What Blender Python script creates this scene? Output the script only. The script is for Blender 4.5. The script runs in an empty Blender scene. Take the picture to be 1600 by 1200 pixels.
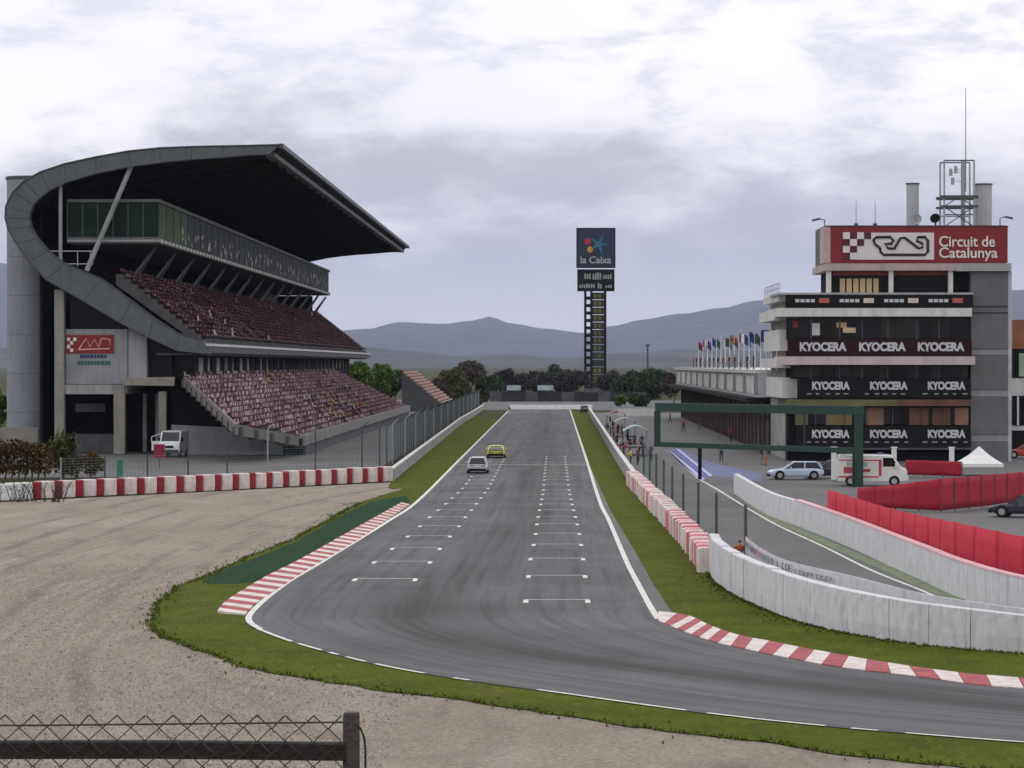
import bpy, bmesh, math, random
from mathutils import Vector, Matrix, Euler, noise

random.seed(11)
SC = bpy.context.scene
COL = SC.collection
RAD = math.radians

# ------------------------------------------------------------------ camera
F = 4500.0            # focal length in pixels of the 1600 px wide photograph
EYE = 9.4             # eye height above the track
YAW, PITCH = math.atan(67 / F), math.atan(31 / F)
cam_data = bpy.data.cameras.new('camera')
cam = bpy.data.objects.new('camera', cam_data)
COL.objects.link(cam)
cam.location = (0, 0, EYE)
cam.rotation_euler = (RAD(90) - PITCH, 0, YAW)
cam_data.sensor_width = 36.0
cam_data.lens = 36.0 * F / 1600.0
cam_data.clip_start = 0.2
cam_data.clip_end = 40000
SC.camera = cam

# ------------------------------------------------------------------ sky
SUN_EL, SUN_AZ = 48.0, -35.0      # azimuth measured from the straight's direction, towards the left
world = bpy.data.worlds.new('World')
SC.world = world
world.use_nodes = True
wn, wl = world.node_tree.nodes, world.node_tree.links
wn.clear()


def wmath(op, a, b=None, c=None, clamp=False):
    n = wn.new('ShaderNodeMath')
    n.operation = op
    n.use_clamp = clamp
    for i, x in enumerate((a, b, c)):
        if x is None:
            continue
        if isinstance(x, (int, float)):
            n.inputs[i].default_value = x
        else:
            wl.new(x, n.inputs[i])
    return n.outputs[0]


def wstep(x, lo, hi):
    n = wn.new('ShaderNodeMapRange')
    n.interpolation_type = 'SMOOTHERSTEP'
    wl.new(x, n.inputs[0])
    n.inputs[1].default_value, n.inputs[2].default_value = lo, hi
    return n.outputs[0]


def wmix(f, a, b):
    n = wn.new('ShaderNodeMix')
    n.data_type = 'RGBA'
    if isinstance(f, (int, float)):
        n.inputs[0].default_value = f
    else:
        wl.new(f, n.inputs[0])
    for i, x in ((6, a), (7, b)):
        if isinstance(x, tuple):
            n.inputs[i].default_value = (*x, 1)
        else:
            wl.new(x, n.inputs[i])
    return n.outputs[2]


def wnoise(vec, scale, detail, rough=0.55, dist=0.0):
    n = wn.new('ShaderNodeTexNoise')
    wl.new(vec, n.inputs['Vector'])
    n.inputs['Scale'].default_value = scale
    n.inputs['Detail'].default_value = detail
    n.inputs['Roughness'].default_value = rough
    n.inputs['Distortion'].default_value = dist
    return n.outputs[0]


sky = wn.new('ShaderNodeTexSky')
sky.sky_type = 'NISHITA'
sky.sun_disc = False
sky.sun_elevation = RAD(SUN_EL)
sky.sun_rotation = RAD(SUN_AZ)
sky.air_density, sky.dust_density, sky.ozone_density = 1.0, 2.0, 1.0
tc = wn.new('ShaderNodeTexCoord')
vm = wn.new('ShaderNodeMapping')
vm.inputs['Scale'].default_value = (1, 1, 2.6)
vm.inputs['Location'].default_value = (0.6, 4.1, 0.9)
wl.new(tc.outputs['Generated'], vm.inputs[0])
vdir = vm.outputs[0]
sx = wn.new('ShaderNodeSeparateXYZ')
wl.new(tc.outputs['Generated'], sx.inputs[0])
# clouds: a grey bank low down, broken by bright white cloud above it, thin blue gaps higher up
big = wnoise(vdir, 6.0, 7, 0.55, 0.3)
fine = wnoise(vdir, 20.0, 6, 0.62, 0.25)
soft = wnoise(vdir, 2.6, 4, 0.5)
edge = wmath('ADD', sx.outputs[2], wmath('MULTIPLY', wmath('SUBTRACT', big, 0.5), 0.22))
edge = wmath('ADD', edge, wmath('MULTIPLY', wmath('SUBTRACT', fine, 0.5), 0.04))
bright = wstep(edge, 0.055, 0.105)
low = wstep(sx.outputs[2], 0.0, 0.06)
greyc = wmix(low, (9.3, 9.3, 9.8), (6.3, 6.4, 6.85))
greyc = wmix(wmath('MULTIPLY', wstep(fine, 0.42, 0.66), 0.6), greyc, (8.2, 8.25, 8.8))
whitec = wmix(wstep(soft, 0.38, 0.62), (11.6, 11.5, 12.0), (13.8, 13.5, 13.4))
whitec = wmix(wstep(fine, 0.30, 0.56), (9.2, 9.2, 10.0), whitec)
cloud = wmix(bright, greyc, whitec)
skyn = wn.new('ShaderNodeMix')
skyn.data_type = 'RGBA'
skyn.blend_type = 'MULTIPLY'
skyn.inputs[0].default_value = 1.0
wl.new(sky.outputs[0], skyn.inputs[6])
skyn.inputs[7].default_value = (0.9, 0.9, 0.9, 1)
gap = wmath('MULTIPLY', wstep(soft, 0.50, 0.66), wstep(edge, 0.11, 0.19))
gap = wmath('MULTIPLY', gap, 0.55)
final = wmix(gap, cloud, skyn.outputs[2])
bg = wn.new('ShaderNodeBackground')
bg.inputs['Strength'].default_value = 0.10
wl.new(final, bg.inputs['Color'])
wo = wn.new('ShaderNodeOutputWorld')
wl.new(bg.outputs[0], wo.inputs['Surface'])

# ------------------------------------------------------------------ sun behind the cloud
sun_data = bpy.data.lights.new('sun', 'SUN')
sun_data.energy = 0.5
sun_data.angle = RAD(18)
sun_data.color = (1.0, 0.96, 0.9)
sun = bpy.data.objects.new('sun', sun_data)
COL.objects.link(sun)
sd = Vector((math.sin(RAD(SUN_AZ)) * math.cos(RAD(SUN_EL)), math.cos(RAD(SUN_AZ)) * math.cos(RAD(SUN_EL)), math.sin(RAD(SUN_EL))))
sun.rotation_euler = sd.to_track_quat('Z', 'Y').to_euler()

SC.view_settings.view_transform = 'Standard'
SC.view_settings.look = 'None'
SC.view_settings.gamma = 1.0
SC.view_settings.exposure = 0.0
SC.view_settings.use_curve_mapping = False
SC.cycles.max_bounces = 6
SC.cycles.diffuse_bounces = 3
SC.cycles.volume_bounces = 0
SC.cycles.transparent_max_bounces = 12
SC.cycles.use_denoising = True

# ------------------------------------------------------------------ measuring the photograph
RM = cam.rotation_euler.to_matrix()


def ray(px, py):
    return RM @ Vector(((px - 800) / F, -(py - 600) / F, -1))


def G(px, py, z=0.0):
    """point on the level z seen at a pixel of the 1600x1200 photograph"""
    d = ray(px, py)
    t = (z - EYE) / d.z
    return Vector((d.x * t, d.y * t, z))


def P(px, py, Y):
    d = ray(px, py)
    t = Y / d.y
    return Vector((d.x * t, Y, EYE + d.z * t))


def catmull(pts, n=8):
    out = []
    m = len(pts)
    for i in range(m - 1):
        p0, p1, p2, p3 = pts[max(i - 1, 0)], pts[i], pts[i + 1], pts[min(i + 2, m - 1)]
        for k in range(n):
            t = k / n
            out.append(0.5 * ((2 * p1) + (p2 - p0) * t + (2 * p0 - 5 * p1 + 4 * p2 - p3) * t * t + (3 * p1 - p0 - 3 * p2 + p3) * t ** 3))
    out.append(pts[-1].copy())
    return out


def resample(pts, step):
    d = [0.0]
    for a, b in zip(pts, pts[1:]):
        d.append(d[-1] + (b - a).length)
    n = max(1, round(d[-1] / step))
    out, j = [], 0
    for k in range(n + 1):
        s = d[-1] * k / n
        while j < len(d) - 2 and d[j + 1] < s:
            j += 1
        seg = d[j + 1] - d[j]
        out.append(pts[j].lerp(pts[j + 1], (s - d[j]) / seg if seg else 0))
    return out


# ------------------------------------------------------------------ materials
MATS = {}


def base_mat(name):
    m = bpy.data.materials.new(name)
    m.use_nodes = True
    nt = m.node_tree
    return m, nt, nt.nodes['Principled BSDF']


def nnode(nt, kind, **kw):
    n = nt.nodes.new(kind)
    for k, v in kw.items():
        n.inputs[k].default_value = v
    return n


def M(name, col, rough=0.7, var=0.18, scale=1.5, bump=0.0, metal=0.0, dirt=0.0, spec=0.4, stretch=(1, 1, 1), dirt_scale=1.1):
    """plain paint, concrete, metal...: base colour with uneven tone, streaks and fine relief"""
    if name in MATS:
        return MATS[name]
    m, nt, b = base_mat(name)
    tcn = nt.nodes.new('ShaderNodeNewGeometry')
    mp = nnode(nt, 'ShaderNodeMapping')
    mp.inputs['Scale'].default_value = stretch
    nt.links.new(tcn.outputs['Position'], mp.inputs[0])
    nz = nnode(nt, 'ShaderNodeTexNoise', Scale=scale, Detail=6.0, Roughness=0.62)
    nt.links.new(mp.outputs[0], nz.inputs['Vector'])
    rp = nt.nodes.new('ShaderNodeValToRGB')
    c = Vector(col)
    rp.color_ramp.elements[0].position, rp.color_ramp.elements[1].position = 0.3, 0.7
    rp.color_ramp.elements[0].color = (*(c * (1 - var)), 1)
    rp.color_ramp.elements[1].color = (*[min(1, x) for x in c * (1 + var)], 1)
    nt.links.new(nz.outputs[0], rp.inputs[0])
    out = rp.outputs[0]
    if dirt:
        mp2 = nnode(nt, 'ShaderNodeMapping')
        mp2.inputs['Scale'].default_value = (1.3, 1.3, 0.22)
        nt.links.new(tcn.outputs['Position'], mp2.inputs[0])
        n2 = nnode(nt, 'ShaderNodeTexNoise', Scale=dirt_scale, Detail=7.0, Roughness=0.7)
        nt.links.new(mp2.outputs[0], n2.inputs['Vector'])
        r2 = nt.nodes.new('ShaderNodeMapRange')
        r2.inputs[1].default_value, r2.inputs[2].default_value = 0.48, 0.75
        r2.inputs[4].default_value = dirt
        nt.links.new(n2.outputs[0], r2.inputs[0])
        mx = nt.nodes.new('ShaderNodeMix')
        mx.data_type = 'RGBA'
        nt.links.new(r2.outputs[0], mx.inputs[0])
        nt.links.new(out, mx.inputs[6])
        mx.inputs[7].default_value = (*(c * 0.35), 1)
        out = mx.outputs[2]
    nt.links.new(out, b.inputs['Base Color'])
    b.inputs['Roughness'].default_value = rough
    b.inputs['Metallic'].default_value = metal
    b.inputs['Specular IOR Level'].default_value = spec
    if bump:
        nb = nnode(nt, 'ShaderNodeTexNoise', Scale=scale * 6, Detail=4.0)
        nt.links.new(tcn.outputs['Position'], nb.inputs['Vector'])
        bp = nnode(nt, 'ShaderNodeBump', Strength=bump, Distance=0.05)
        nt.links.new(nb.outputs[0], bp.inputs['Height'])
        nt.links.new(bp.outputs[0], b.inputs['Normal'])
    MATS[name] = m
    return m


def asphalt_mat(name, col, uvmarks=False):
    m, nt, b = base_mat(name)
    L = nt.links
    g = nt.nodes.new('ShaderNodeNewGeometry')
    n1 = nnode(nt, 'ShaderNodeTexNoise', Scale=0.09, Detail=6.0, Roughness=0.6)
    L.new(g.outputs['Position'], n1.inputs['Vector'])
    n2 = nnode(nt, 'ShaderNodeTexNoise', Scale=4.5, Detail=5.0, Roughness=0.75)
    L.new(g.outputs['Position'], n2.inputs['Vector'])
    v = nt.nodes.new('ShaderNodeMapRange')
    v.inputs[1].default_value, v.inputs[2].default_value = 0.3, 0.7
    v.inputs[3].default_value, v.inputs[4].default_value = 0.78, 1.22
    L.new(n1.outputs[0], v.inputs[0])
    v2 = nt.nodes.new('ShaderNodeMapRange')
    v2.inputs[1].default_value, v2.inputs[2].default_value = 0.3, 0.7
    v2.inputs[3].default_value, v2.inputs[4].default_value = 0.82, 1.18
    L.new(n2.outputs[0], v2.inputs[0])
    mu = nt.nodes.new('ShaderNodeMath')
    mu.operation = 'MULTIPLY'
    L.new(v.outputs[0], mu.inputs[0])
    L.new(v2.outputs[0], mu.inputs[1])
    val = mu.outputs[0]
    if uvmarks:
        uv = nt.nodes.new('ShaderNodeUVMap')
        # tyre streaks laid along the racing direction
        for sc_, lo, hi, dark in (((44, 1.3, 1), 0.50, 0.72, 0.55), ((13, 0.4, 1), 0.47, 0.68, 0.62), ((4.2, 0.9, 1), 0.5, 0.75, 0.75), ((1.6, 3.1, 1), 0.52, 0.6, 0.86)):
            mp = nnode(nt, 'ShaderNodeMapping')
            mp.inputs['Scale'].default_value = sc_
            L.new(uv.outputs[0], mp.inputs[0])
            nz = nnode(nt, 'ShaderNodeTexNoise', Scale=1.0, Detail=4.0, Roughness=0.6)
            L.new(mp.outputs[0], nz.inputs['Vector'])
            r = nt.nodes.new('ShaderNodeMapRange')
            r.inputs[1].default_value, r.inputs[2].default_value = lo, hi
            r.inputs[3].default_value, r.inputs[4].default_value = 1.0, dark
            L.new(nz.outputs[0], r.inputs[0])
            q = nt.nodes.new('ShaderNodeMath')
            q.operation = 'MULTIPLY'
            L.new(val, q.inputs[0])
            L.new(r.outputs[0], q.inputs[1])
            val = q.outputs[0]
        at = nt.nodes.new('ShaderNodeAttribute')
        at.attribute_name = 'rubber'
        mpn = nnode(nt, 'ShaderNodeMapping')
        mpn.inputs['Scale'].default_value = (26, 1.0, 1)
        L.new(uv.outputs[0], mpn.inputs[0])
        nz = nnode(nt, 'ShaderNodeTexNoise', Scale=1.0, Detail=5.0, Roughness=0.7)
        L.new(mpn.outputs[0], nz.inputs['Vector'])
        r = nt.nodes.new('ShaderNodeMapRange')
        r.inputs[1].default_value, r.inputs[2].default_value = 0.3, 0.7
        r.inputs[3].default_value, r.inputs[4].default_value = 0.35, 0.75
        L.new(nz.outputs[0], r.inputs[0])
        q = nt.nodes.new('ShaderNodeMath')
        q.operation = 'MULTIPLY'
        L.new(at.outputs['Fac'], q.inputs[0])
        L.new(r.outputs[0], q.inputs[1])
        s = nt.nodes.new('ShaderNodeMath')
        s.operation = 'SUBTRACT'
        s.inputs[0].default_value = 1.0
        L.new(q.outputs[0], s.inputs[1])
        q2 = nt.nodes.new('ShaderNodeMath')
        q2.operation = 'MULTIPLY'
        L.new(val, q2.inputs[0])
        L.new(s.outputs[0], q2.inputs[1])
        val = q2.outputs[0]
    vm_ = nt.nodes.new('ShaderNodeVectorMath')
    vm_.operation = 'SCALE'
    vm_.inputs[0].default_value = col
    L.new(val, vm_.inputs['Scale'])
    L.new(vm_.outputs[0], b.inputs['Base Color'])
    b.inputs['Roughness'].default_value = 0.82
    b.inputs['Specular IOR Level'].default_value = 0.3
    bp = nnode(nt, 'ShaderNodeBump', Strength=0.35, Distance=0.01)
    n3 = nnode(nt, 'ShaderNodeTexNoise', Scale=40.0, Detail=2.0)
    L.new(g.outputs['Position'], n3.inputs['Vector'])
    L.new(n3.outputs[0], bp.inputs['Height'])
    L.new(bp.outputs[0], b.inputs['Normal'])
    return m


def ground_mat(name, cols, scales, bumpd, rough=0.95, stretch=(1, 1, 1), patch=None, rake=None):
    """three-tone ground (grass, gravel, hillside): coarse patches mixed with fine speckle"""
    m, nt, b = base_mat(name)
    L = nt.links
    g = nt.nodes.new('ShaderNodeNewGeometry')
    mp = nnode(nt, 'ShaderNodeMapping')
    mp.inputs['Scale'].default_value = stretch
    L.new(g.outputs['Position'], mp.inputs[0])
    n1 = nnode(nt, 'ShaderNodeTexNoise', Scale=scales[0], Detail=7.0, Roughness=0.65)
    L.new(mp.outputs[0], n1.inputs['Vector'])
    n2 = nnode(nt, 'ShaderNodeTexNoise', Scale=scales[1], Detail=6.0, Roughness=0.8)
    L.new(mp.outputs[0], n2.inputs['Vector'])
    r1 = nt.nodes.new('ShaderNodeValToRGB')
    e = r1.color_ramp.elements
    e[0].position, e[1].position = 0.36, 0.64
    e[0].color, e[1].color = (*cols[0], 1), (*cols[1], 1)
    L.new(n1.outputs[0], r1.inputs[0])
    r2 = nt.nodes.new('ShaderNodeMapRange')
    r2.inputs[1].default_value, r2.inputs[2].default_value = 0.42, 0.68
    L.new(n2.outputs[0], r2.inputs[0])
    mx = nt.nodes.new('ShaderNodeMix')
    mx.data_type = 'RGBA'
    L.new(r2.outputs[0], mx.inputs[0])
    L.new(r1.outputs[0], mx.inputs[6])
    mx.inputs[7].default_value = (*cols[2], 1)
    colo = mx.outputs[2]
    for pc, ps, pa, pl in (patch or ()):
        mp3 = nnode(nt, 'ShaderNodeMapping')
        mp3.inputs['Scale'].default_value = ps
        L.new(g.outputs['Position'], mp3.inputs[0])
        n4 = nnode(nt, 'ShaderNodeTexNoise', Scale=1.0, Detail=6.0, Roughness=0.65, Distortion=1.2)
        L.new(mp3.outputs[0], n4.inputs['Vector'])
        r4 = nt.nodes.new('ShaderNodeMapRange')
        r4.inputs[1].default_value, r4.inputs[2].default_value, r4.inputs[4].default_value = pl, pl + 0.16, pa
        L.new(n4.outputs[0], r4.inputs[0])
        m4 = nt.nodes.new('ShaderNodeMix')
        m4.data_type = 'RGBA'
        L.new(r4.outputs[0], m4.inputs[0])
        L.new(colo, m4.inputs[6])
        m4.inputs[7].default_value = (*pc, 1)
        colo = m4.outputs[2]
    if rake:
        # raked furrows and old tyre arcs sweeping round the corner
        for (cx_, cy_, wsc, dark, amt, lo_) in rake:
            mp5 = nnode(nt, 'ShaderNodeMapping')
            mp5.inputs['Location'].default_value = (-cx_, -cy_ * 0.22, 0)
            mp5.inputs['Scale'].default_value = (1, 0.22, 0)
            L.new(g.outputs['Position'], mp5.inputs[0])
            wv = nnode(nt, 'ShaderNodeTexWave', Scale=wsc, Distortion=2.2, Detail=3.0)
            wv.wave_type = 'RINGS'
            wv.rings_direction = 'Z'
            L.new(mp5.outputs[0], wv.inputs['Vector'])
            r5 = nt.nodes.new('ShaderNodeMapRange')
            r5.inputs[1].default_value, r5.inputs[2].default_value, r5.inputs[4].default_value = lo_, 1.0, amt
            L.new(wv.outputs['Fac'], r5.inputs[0])
            n6 = nnode(nt, 'ShaderNodeTexNoise', Scale=0.16, Detail=4.0, Roughness=0.7)
            L.new(mp5.outputs[0], n6.inputs['Vector'])
            r6 = nt.nodes.new('ShaderNodeMapRange')
            r6.inputs[1].default_value, r6.inputs[2].default_value = 0.42, 0.62
            L.new(n6.outputs[0], r6.inputs[0])
            q5 = nt.nodes.new('ShaderNodeMath')
            q5.operation = 'MULTIPLY'
            L.new(r5.outputs[0], q5.inputs[0])
            L.new(r6.outputs[0], q5.inputs[1])
            m5 = nt.nodes.new('ShaderNodeMix')
            m5.data_type = 'RGBA'
            L.new(q5.outputs[0], m5.inputs[0])
            L.new(colo, m5.inputs[6])
            m5.inputs[7].default_value = (*dark, 1)
            colo = m5.outputs[2]
    L.new(colo, b.inputs['Base Color'])
    b.inputs['Roughness'].default_value = rough
    b.inputs['Specular IOR Level'].default_value = 0.06
    if bumpd:
        bp = nnode(nt, 'ShaderNodeBump', Strength=0.8, Distance=bumpd)
        L.new(n2.outputs[0], bp.inputs['Height'])
        L.new(bp.outputs[0], b.inputs['Normal'])
    return m


def leaf_mat(name, c0, c1):
    m, nt, b = base_mat(name)
    L = nt.links
    g = nt.nodes.new('ShaderNodeNewGeometry')
    r = nt.nodes.new('ShaderNodeValToRGB')
    r.color_ramp.elements[0].color, r.color_ramp.elements[1].color = (*c0, 1), (*c1, 1)
    L.new(g.outputs['Random Per Island'], r.inputs[0])
    L.new(r.outputs[0], b.inputs['Base Color'])
    b.inputs['Roughness'].default_value = 0.75
    b.inputs['Specular IOR Level'].default_value = 0.2
    return m


MAT_TRACK = asphalt_mat('track_asphalt', (0.108, 0.105, 0.110), True)
MAT_ROAD = asphalt_mat('pit_asphalt', (0.118, 0.114, 0.114))
MAT_GRAVEL = ground_mat('gravel_stones', ((0.325, 0.283, 0.232), (0.405, 0.358, 0.298), (0.18, 0.152, 0.125)), (0.07, 7.0), 0.09, stretch=(1, 0.8, 1),
                        patch=(((0.16, 0.138, 0.115), (0.42, 0.075, 1), 0.55, 0.53), ((0.42, 0.385, 0.33), (0.16, 0.05, 1), 0.5, 0.52), ((0.14, 0.12, 0.10), (1.6, 0.22, 1), 0.45, 0.58)),
                        rake=((-4, 118, 0.42, (0.19, 0.163, 0.135), 0.5, 0.55), (2, 150, 0.11, (0.15, 0.128, 0.108), 0.6, 0.80)))
MAT_GRASS = ground_mat('mown_grass', ((0.060, 0.080, 0.004), (0.100, 0.122, 0.008), (0.044, 0.060, 0.004)), (0.30, 5.0), 0.02,
                       patch=(((0.120, 0.100, 0.035), (0.55, 0.16, 1), 0.6, 0.56), ((0.035, 0.052, 0.004), (0.9, 0.3, 1), 0.6, 0.54), ((0.150, 0.165, 0.020), (3.2, 0.9, 1), 0.5, 0.54), ((0.028, 0.045, 0.004), (5.0, 1.3, 1), 0.55, 0.55)))
MAT_ASTRO = ground_mat('artificial_turf', ((0.014, 0.045, 0.022), (0.030, 0.070, 0.034), (0.010, 0.030, 0.015)), (0.5, 3.0), 0.03)
MAT_LAND = ground_mat('rough_land', ((0.045, 0.055, 0.022), (0.085, 0.08, 0.04), (0.03, 0.04, 0.018)), (0.02, 0.5), 0.1)
MAT_HILL = ground_mat('wooded_hillside', ((0.016, 0.028, 0.020), (0.045, 0.058, 0.036), (0.10, 0.10, 0.075)), (0.0009, 0.006), 0,
                      patch=(((0.17, 0.165, 0.12), (0.0011, 0.0005, 0.003), 0.5, 0.56), ((0.010, 0.018, 0.014), (0.0007, 0.0004, 0.002), 0.6, 0.52), ((0.34, 0.32, 0.29), (0.006, 0.002, 0.01), 0.7, 0.66)))
MAT_BANK = ground_mat('bank_grass', ((0.09, 0.10, 0.03), (0.13, 0.13, 0.05), (0.05, 0.06, 0.02)), (0.5, 8.0), 0.05)
CONC = M('weathered_concrete', (0.30, 0.30, 0.30), 0.85, 0.16, 0.7, 0.2, dirt=0.55)
CONC_D = M('dark_concrete', (0.10, 0.103, 0.107), 0.85, 0.18, 0.6, 0.2, dirt=0.5)
CONC_W = M('warm_concrete', (0.26, 0.245, 0.21), 0.85, 0.16, 0.7, 0.2, dirt=0.5)
RIBM = M('rib_panel_metal', (0.095, 0.105, 0.112), 0.6, 0.18, 0.9, 0.05, dirt=0.4)
ROOFM = M('roof_dark_sheet', (0.022, 0.020, 0.020), 0.85, 0.2, 0.8, spec=0.15)
BLACK = M('black_paint', (0.010, 0.010, 0.011), 0.7, 0.2, 1.0, spec=0.15)
MAROON = M('maroon_black_panel', (0.022, 0.008, 0.010), 0.7, 0.25, 0.5, spec=0.15)
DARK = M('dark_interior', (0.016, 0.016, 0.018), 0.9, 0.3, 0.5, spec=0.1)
STEEL = M('galvanised_steel', (0.33, 0.34, 0.35), 0.45, 0.12, 2.0, metal=0.6)
STEEL_D = M('dark_steel', (0.07, 0.075, 0.08), 0.5, 0.2, 2.0, metal=0.3)
WHITE = M('white_paint', (0.74, 0.74, 0.73), 0.55, 0.07, 1.5, dirt=0.25)
WHITE_L = M('road_line_white', (0.68, 0.67, 0.62), 0.8, 0.2, 5.0, dirt=0.55)
OFFW = M('off_white_panel', (0.62, 0.60, 0.58), 0.7, 0.12, 0.8, dirt=0.45)
PINKW = M('pinkish_slab', (0.52, 0.43, 0.42), 0.75, 0.12, 0.8, dirt=0.35)
RED = M('signal_red_paint', (0.20, 0.011, 0.015), 0.5, 0.14, 1.2)
REDK = M('kerb_red', (0.36, 0.075, 0.085), 0.8, 0.35, 2.0, dirt=0.5)
WHITEK = M('kerb_white', (0.66, 0.58, 0.55), 0.8, 0.22, 2.0, dirt=0.5)
REDT = M('tyre_band_red', (0.26, 0.014, 0.026), 0.7, 0.3, 2.0, dirt=0.5, dirt_scale=3.0)
WHITET = M('tyre_band_white', (0.66, 0.57, 0.55), 0.75, 0.2, 2.0, dirt=0.5, dirt_scale=3.0)
BELT = M('white_belt', (0.62, 0.62, 0.64), 0.75, 0.10, 1.6, 0.15, dirt=0.5, dirt_scale=3.2)
REDF = M('red_mesh_fabric', (0.34, 0.010, 0.030), 0.8, 0.12, 0.7)
GREENP = M('dark_green_steel', (0.012, 0.045, 0.032), 0.5, 0.2, 2.0)
GREENF = M('fence_green', (0.05, 0.085, 0.07), 0.6, 0.2, 2.0)
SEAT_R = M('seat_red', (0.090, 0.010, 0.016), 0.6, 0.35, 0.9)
SEAT_W = M('seat_white', (0.50, 0.38, 0.38), 0.6, 0.25, 0.9)
SEAT_O = M('seat_orange', (0.48, 0.24, 0.17), 0.7, 0.3, 0.8)
SEAT_V = M('seat_violet', (0.06, 0.035, 0.10), 0.7, 0.3, 0.8)
BEIGE = M('beige_blind', (0.55, 0.42, 0.24), 0.8, 0.15, 1.5)
TAN = M('tan_panel', (0.13, 0.062, 0.040), 0.7, 0.3, 0.5)
OLIVE = M('olive_panel', (0.12, 0.115, 0.05), 0.7, 0.25, 0.5)
GREYP = M('grey_cladding', (0.125, 0.127, 0.130), 0.6, 0.10, 0.4, 0.05, dirt=0.3)
BLUEP = M('blue_ground_paint', (0.10, 0.11, 0.40), 0.8, 0.15, 2.0)
RUBBER = M('black_rubber', (0.02, 0.02, 0.02), 0.8, 0.2, 4.0)
CHROME = M('alloy_rim', (0.5, 0.5, 0.52), 0.3, 0.05, 4.0, metal=0.9)
LAMPW = M('headlamp_lens', (0.8, 0.8, 0.82), 0.15, 0.05, 4.0)
LAMPR = M('tail_lamp_red', (0.35, 0.01, 0.01), 0.2, 0.05, 4.0)
BARK = M('bark', (0.09, 0.07, 0.055), 0.9, 0.3, 3.0)
WOODG = M('weathered_post', (0.075, 0.062, 0.055), 0.8, 0.3, 14.0, 0.3)
WIREM = M('rusty_wire', (0.06, 0.045, 0.038), 0.6, 0.3, 20.0, metal=0.4)


def glass_mat(name, col, rough=0.12, spec=0.5):
    m = M(name, col, rough, 0.3, 0.4)
    m.node_tree.nodes['Principled BSDF'].inputs['Specular IOR Level'].default_value = spec
    return m


GLASS_D = glass_mat('dark_window_glass', (0.008, 0.008, 0.010), 0.25, 0.12)
GLASS_G = glass_mat('green_tinted_glass', (0.030, 0.050, 0.034), 0.2, 0.45)
CARGLASS = glass_mat('car_glass', (0.012, 0.014, 0.017), 0.08, 0.5)


def paint(name, col):
    m = M(name, col, 0.3, 0.05, 2.0)
    b = m.node_tree.nodes['Principled BSDF']
    b.inputs['Coat Weight'].default_value = 0.5
    b.inputs['Coat Roughness'].default_value = 0.1
    return m


# ------------------------------------------------------------------ mesh helpers
def offset_of(o):
    v = Vector((0, 0, 0))
    while o is not None:
        v += o.location
        o = o.parent
    return v


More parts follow.
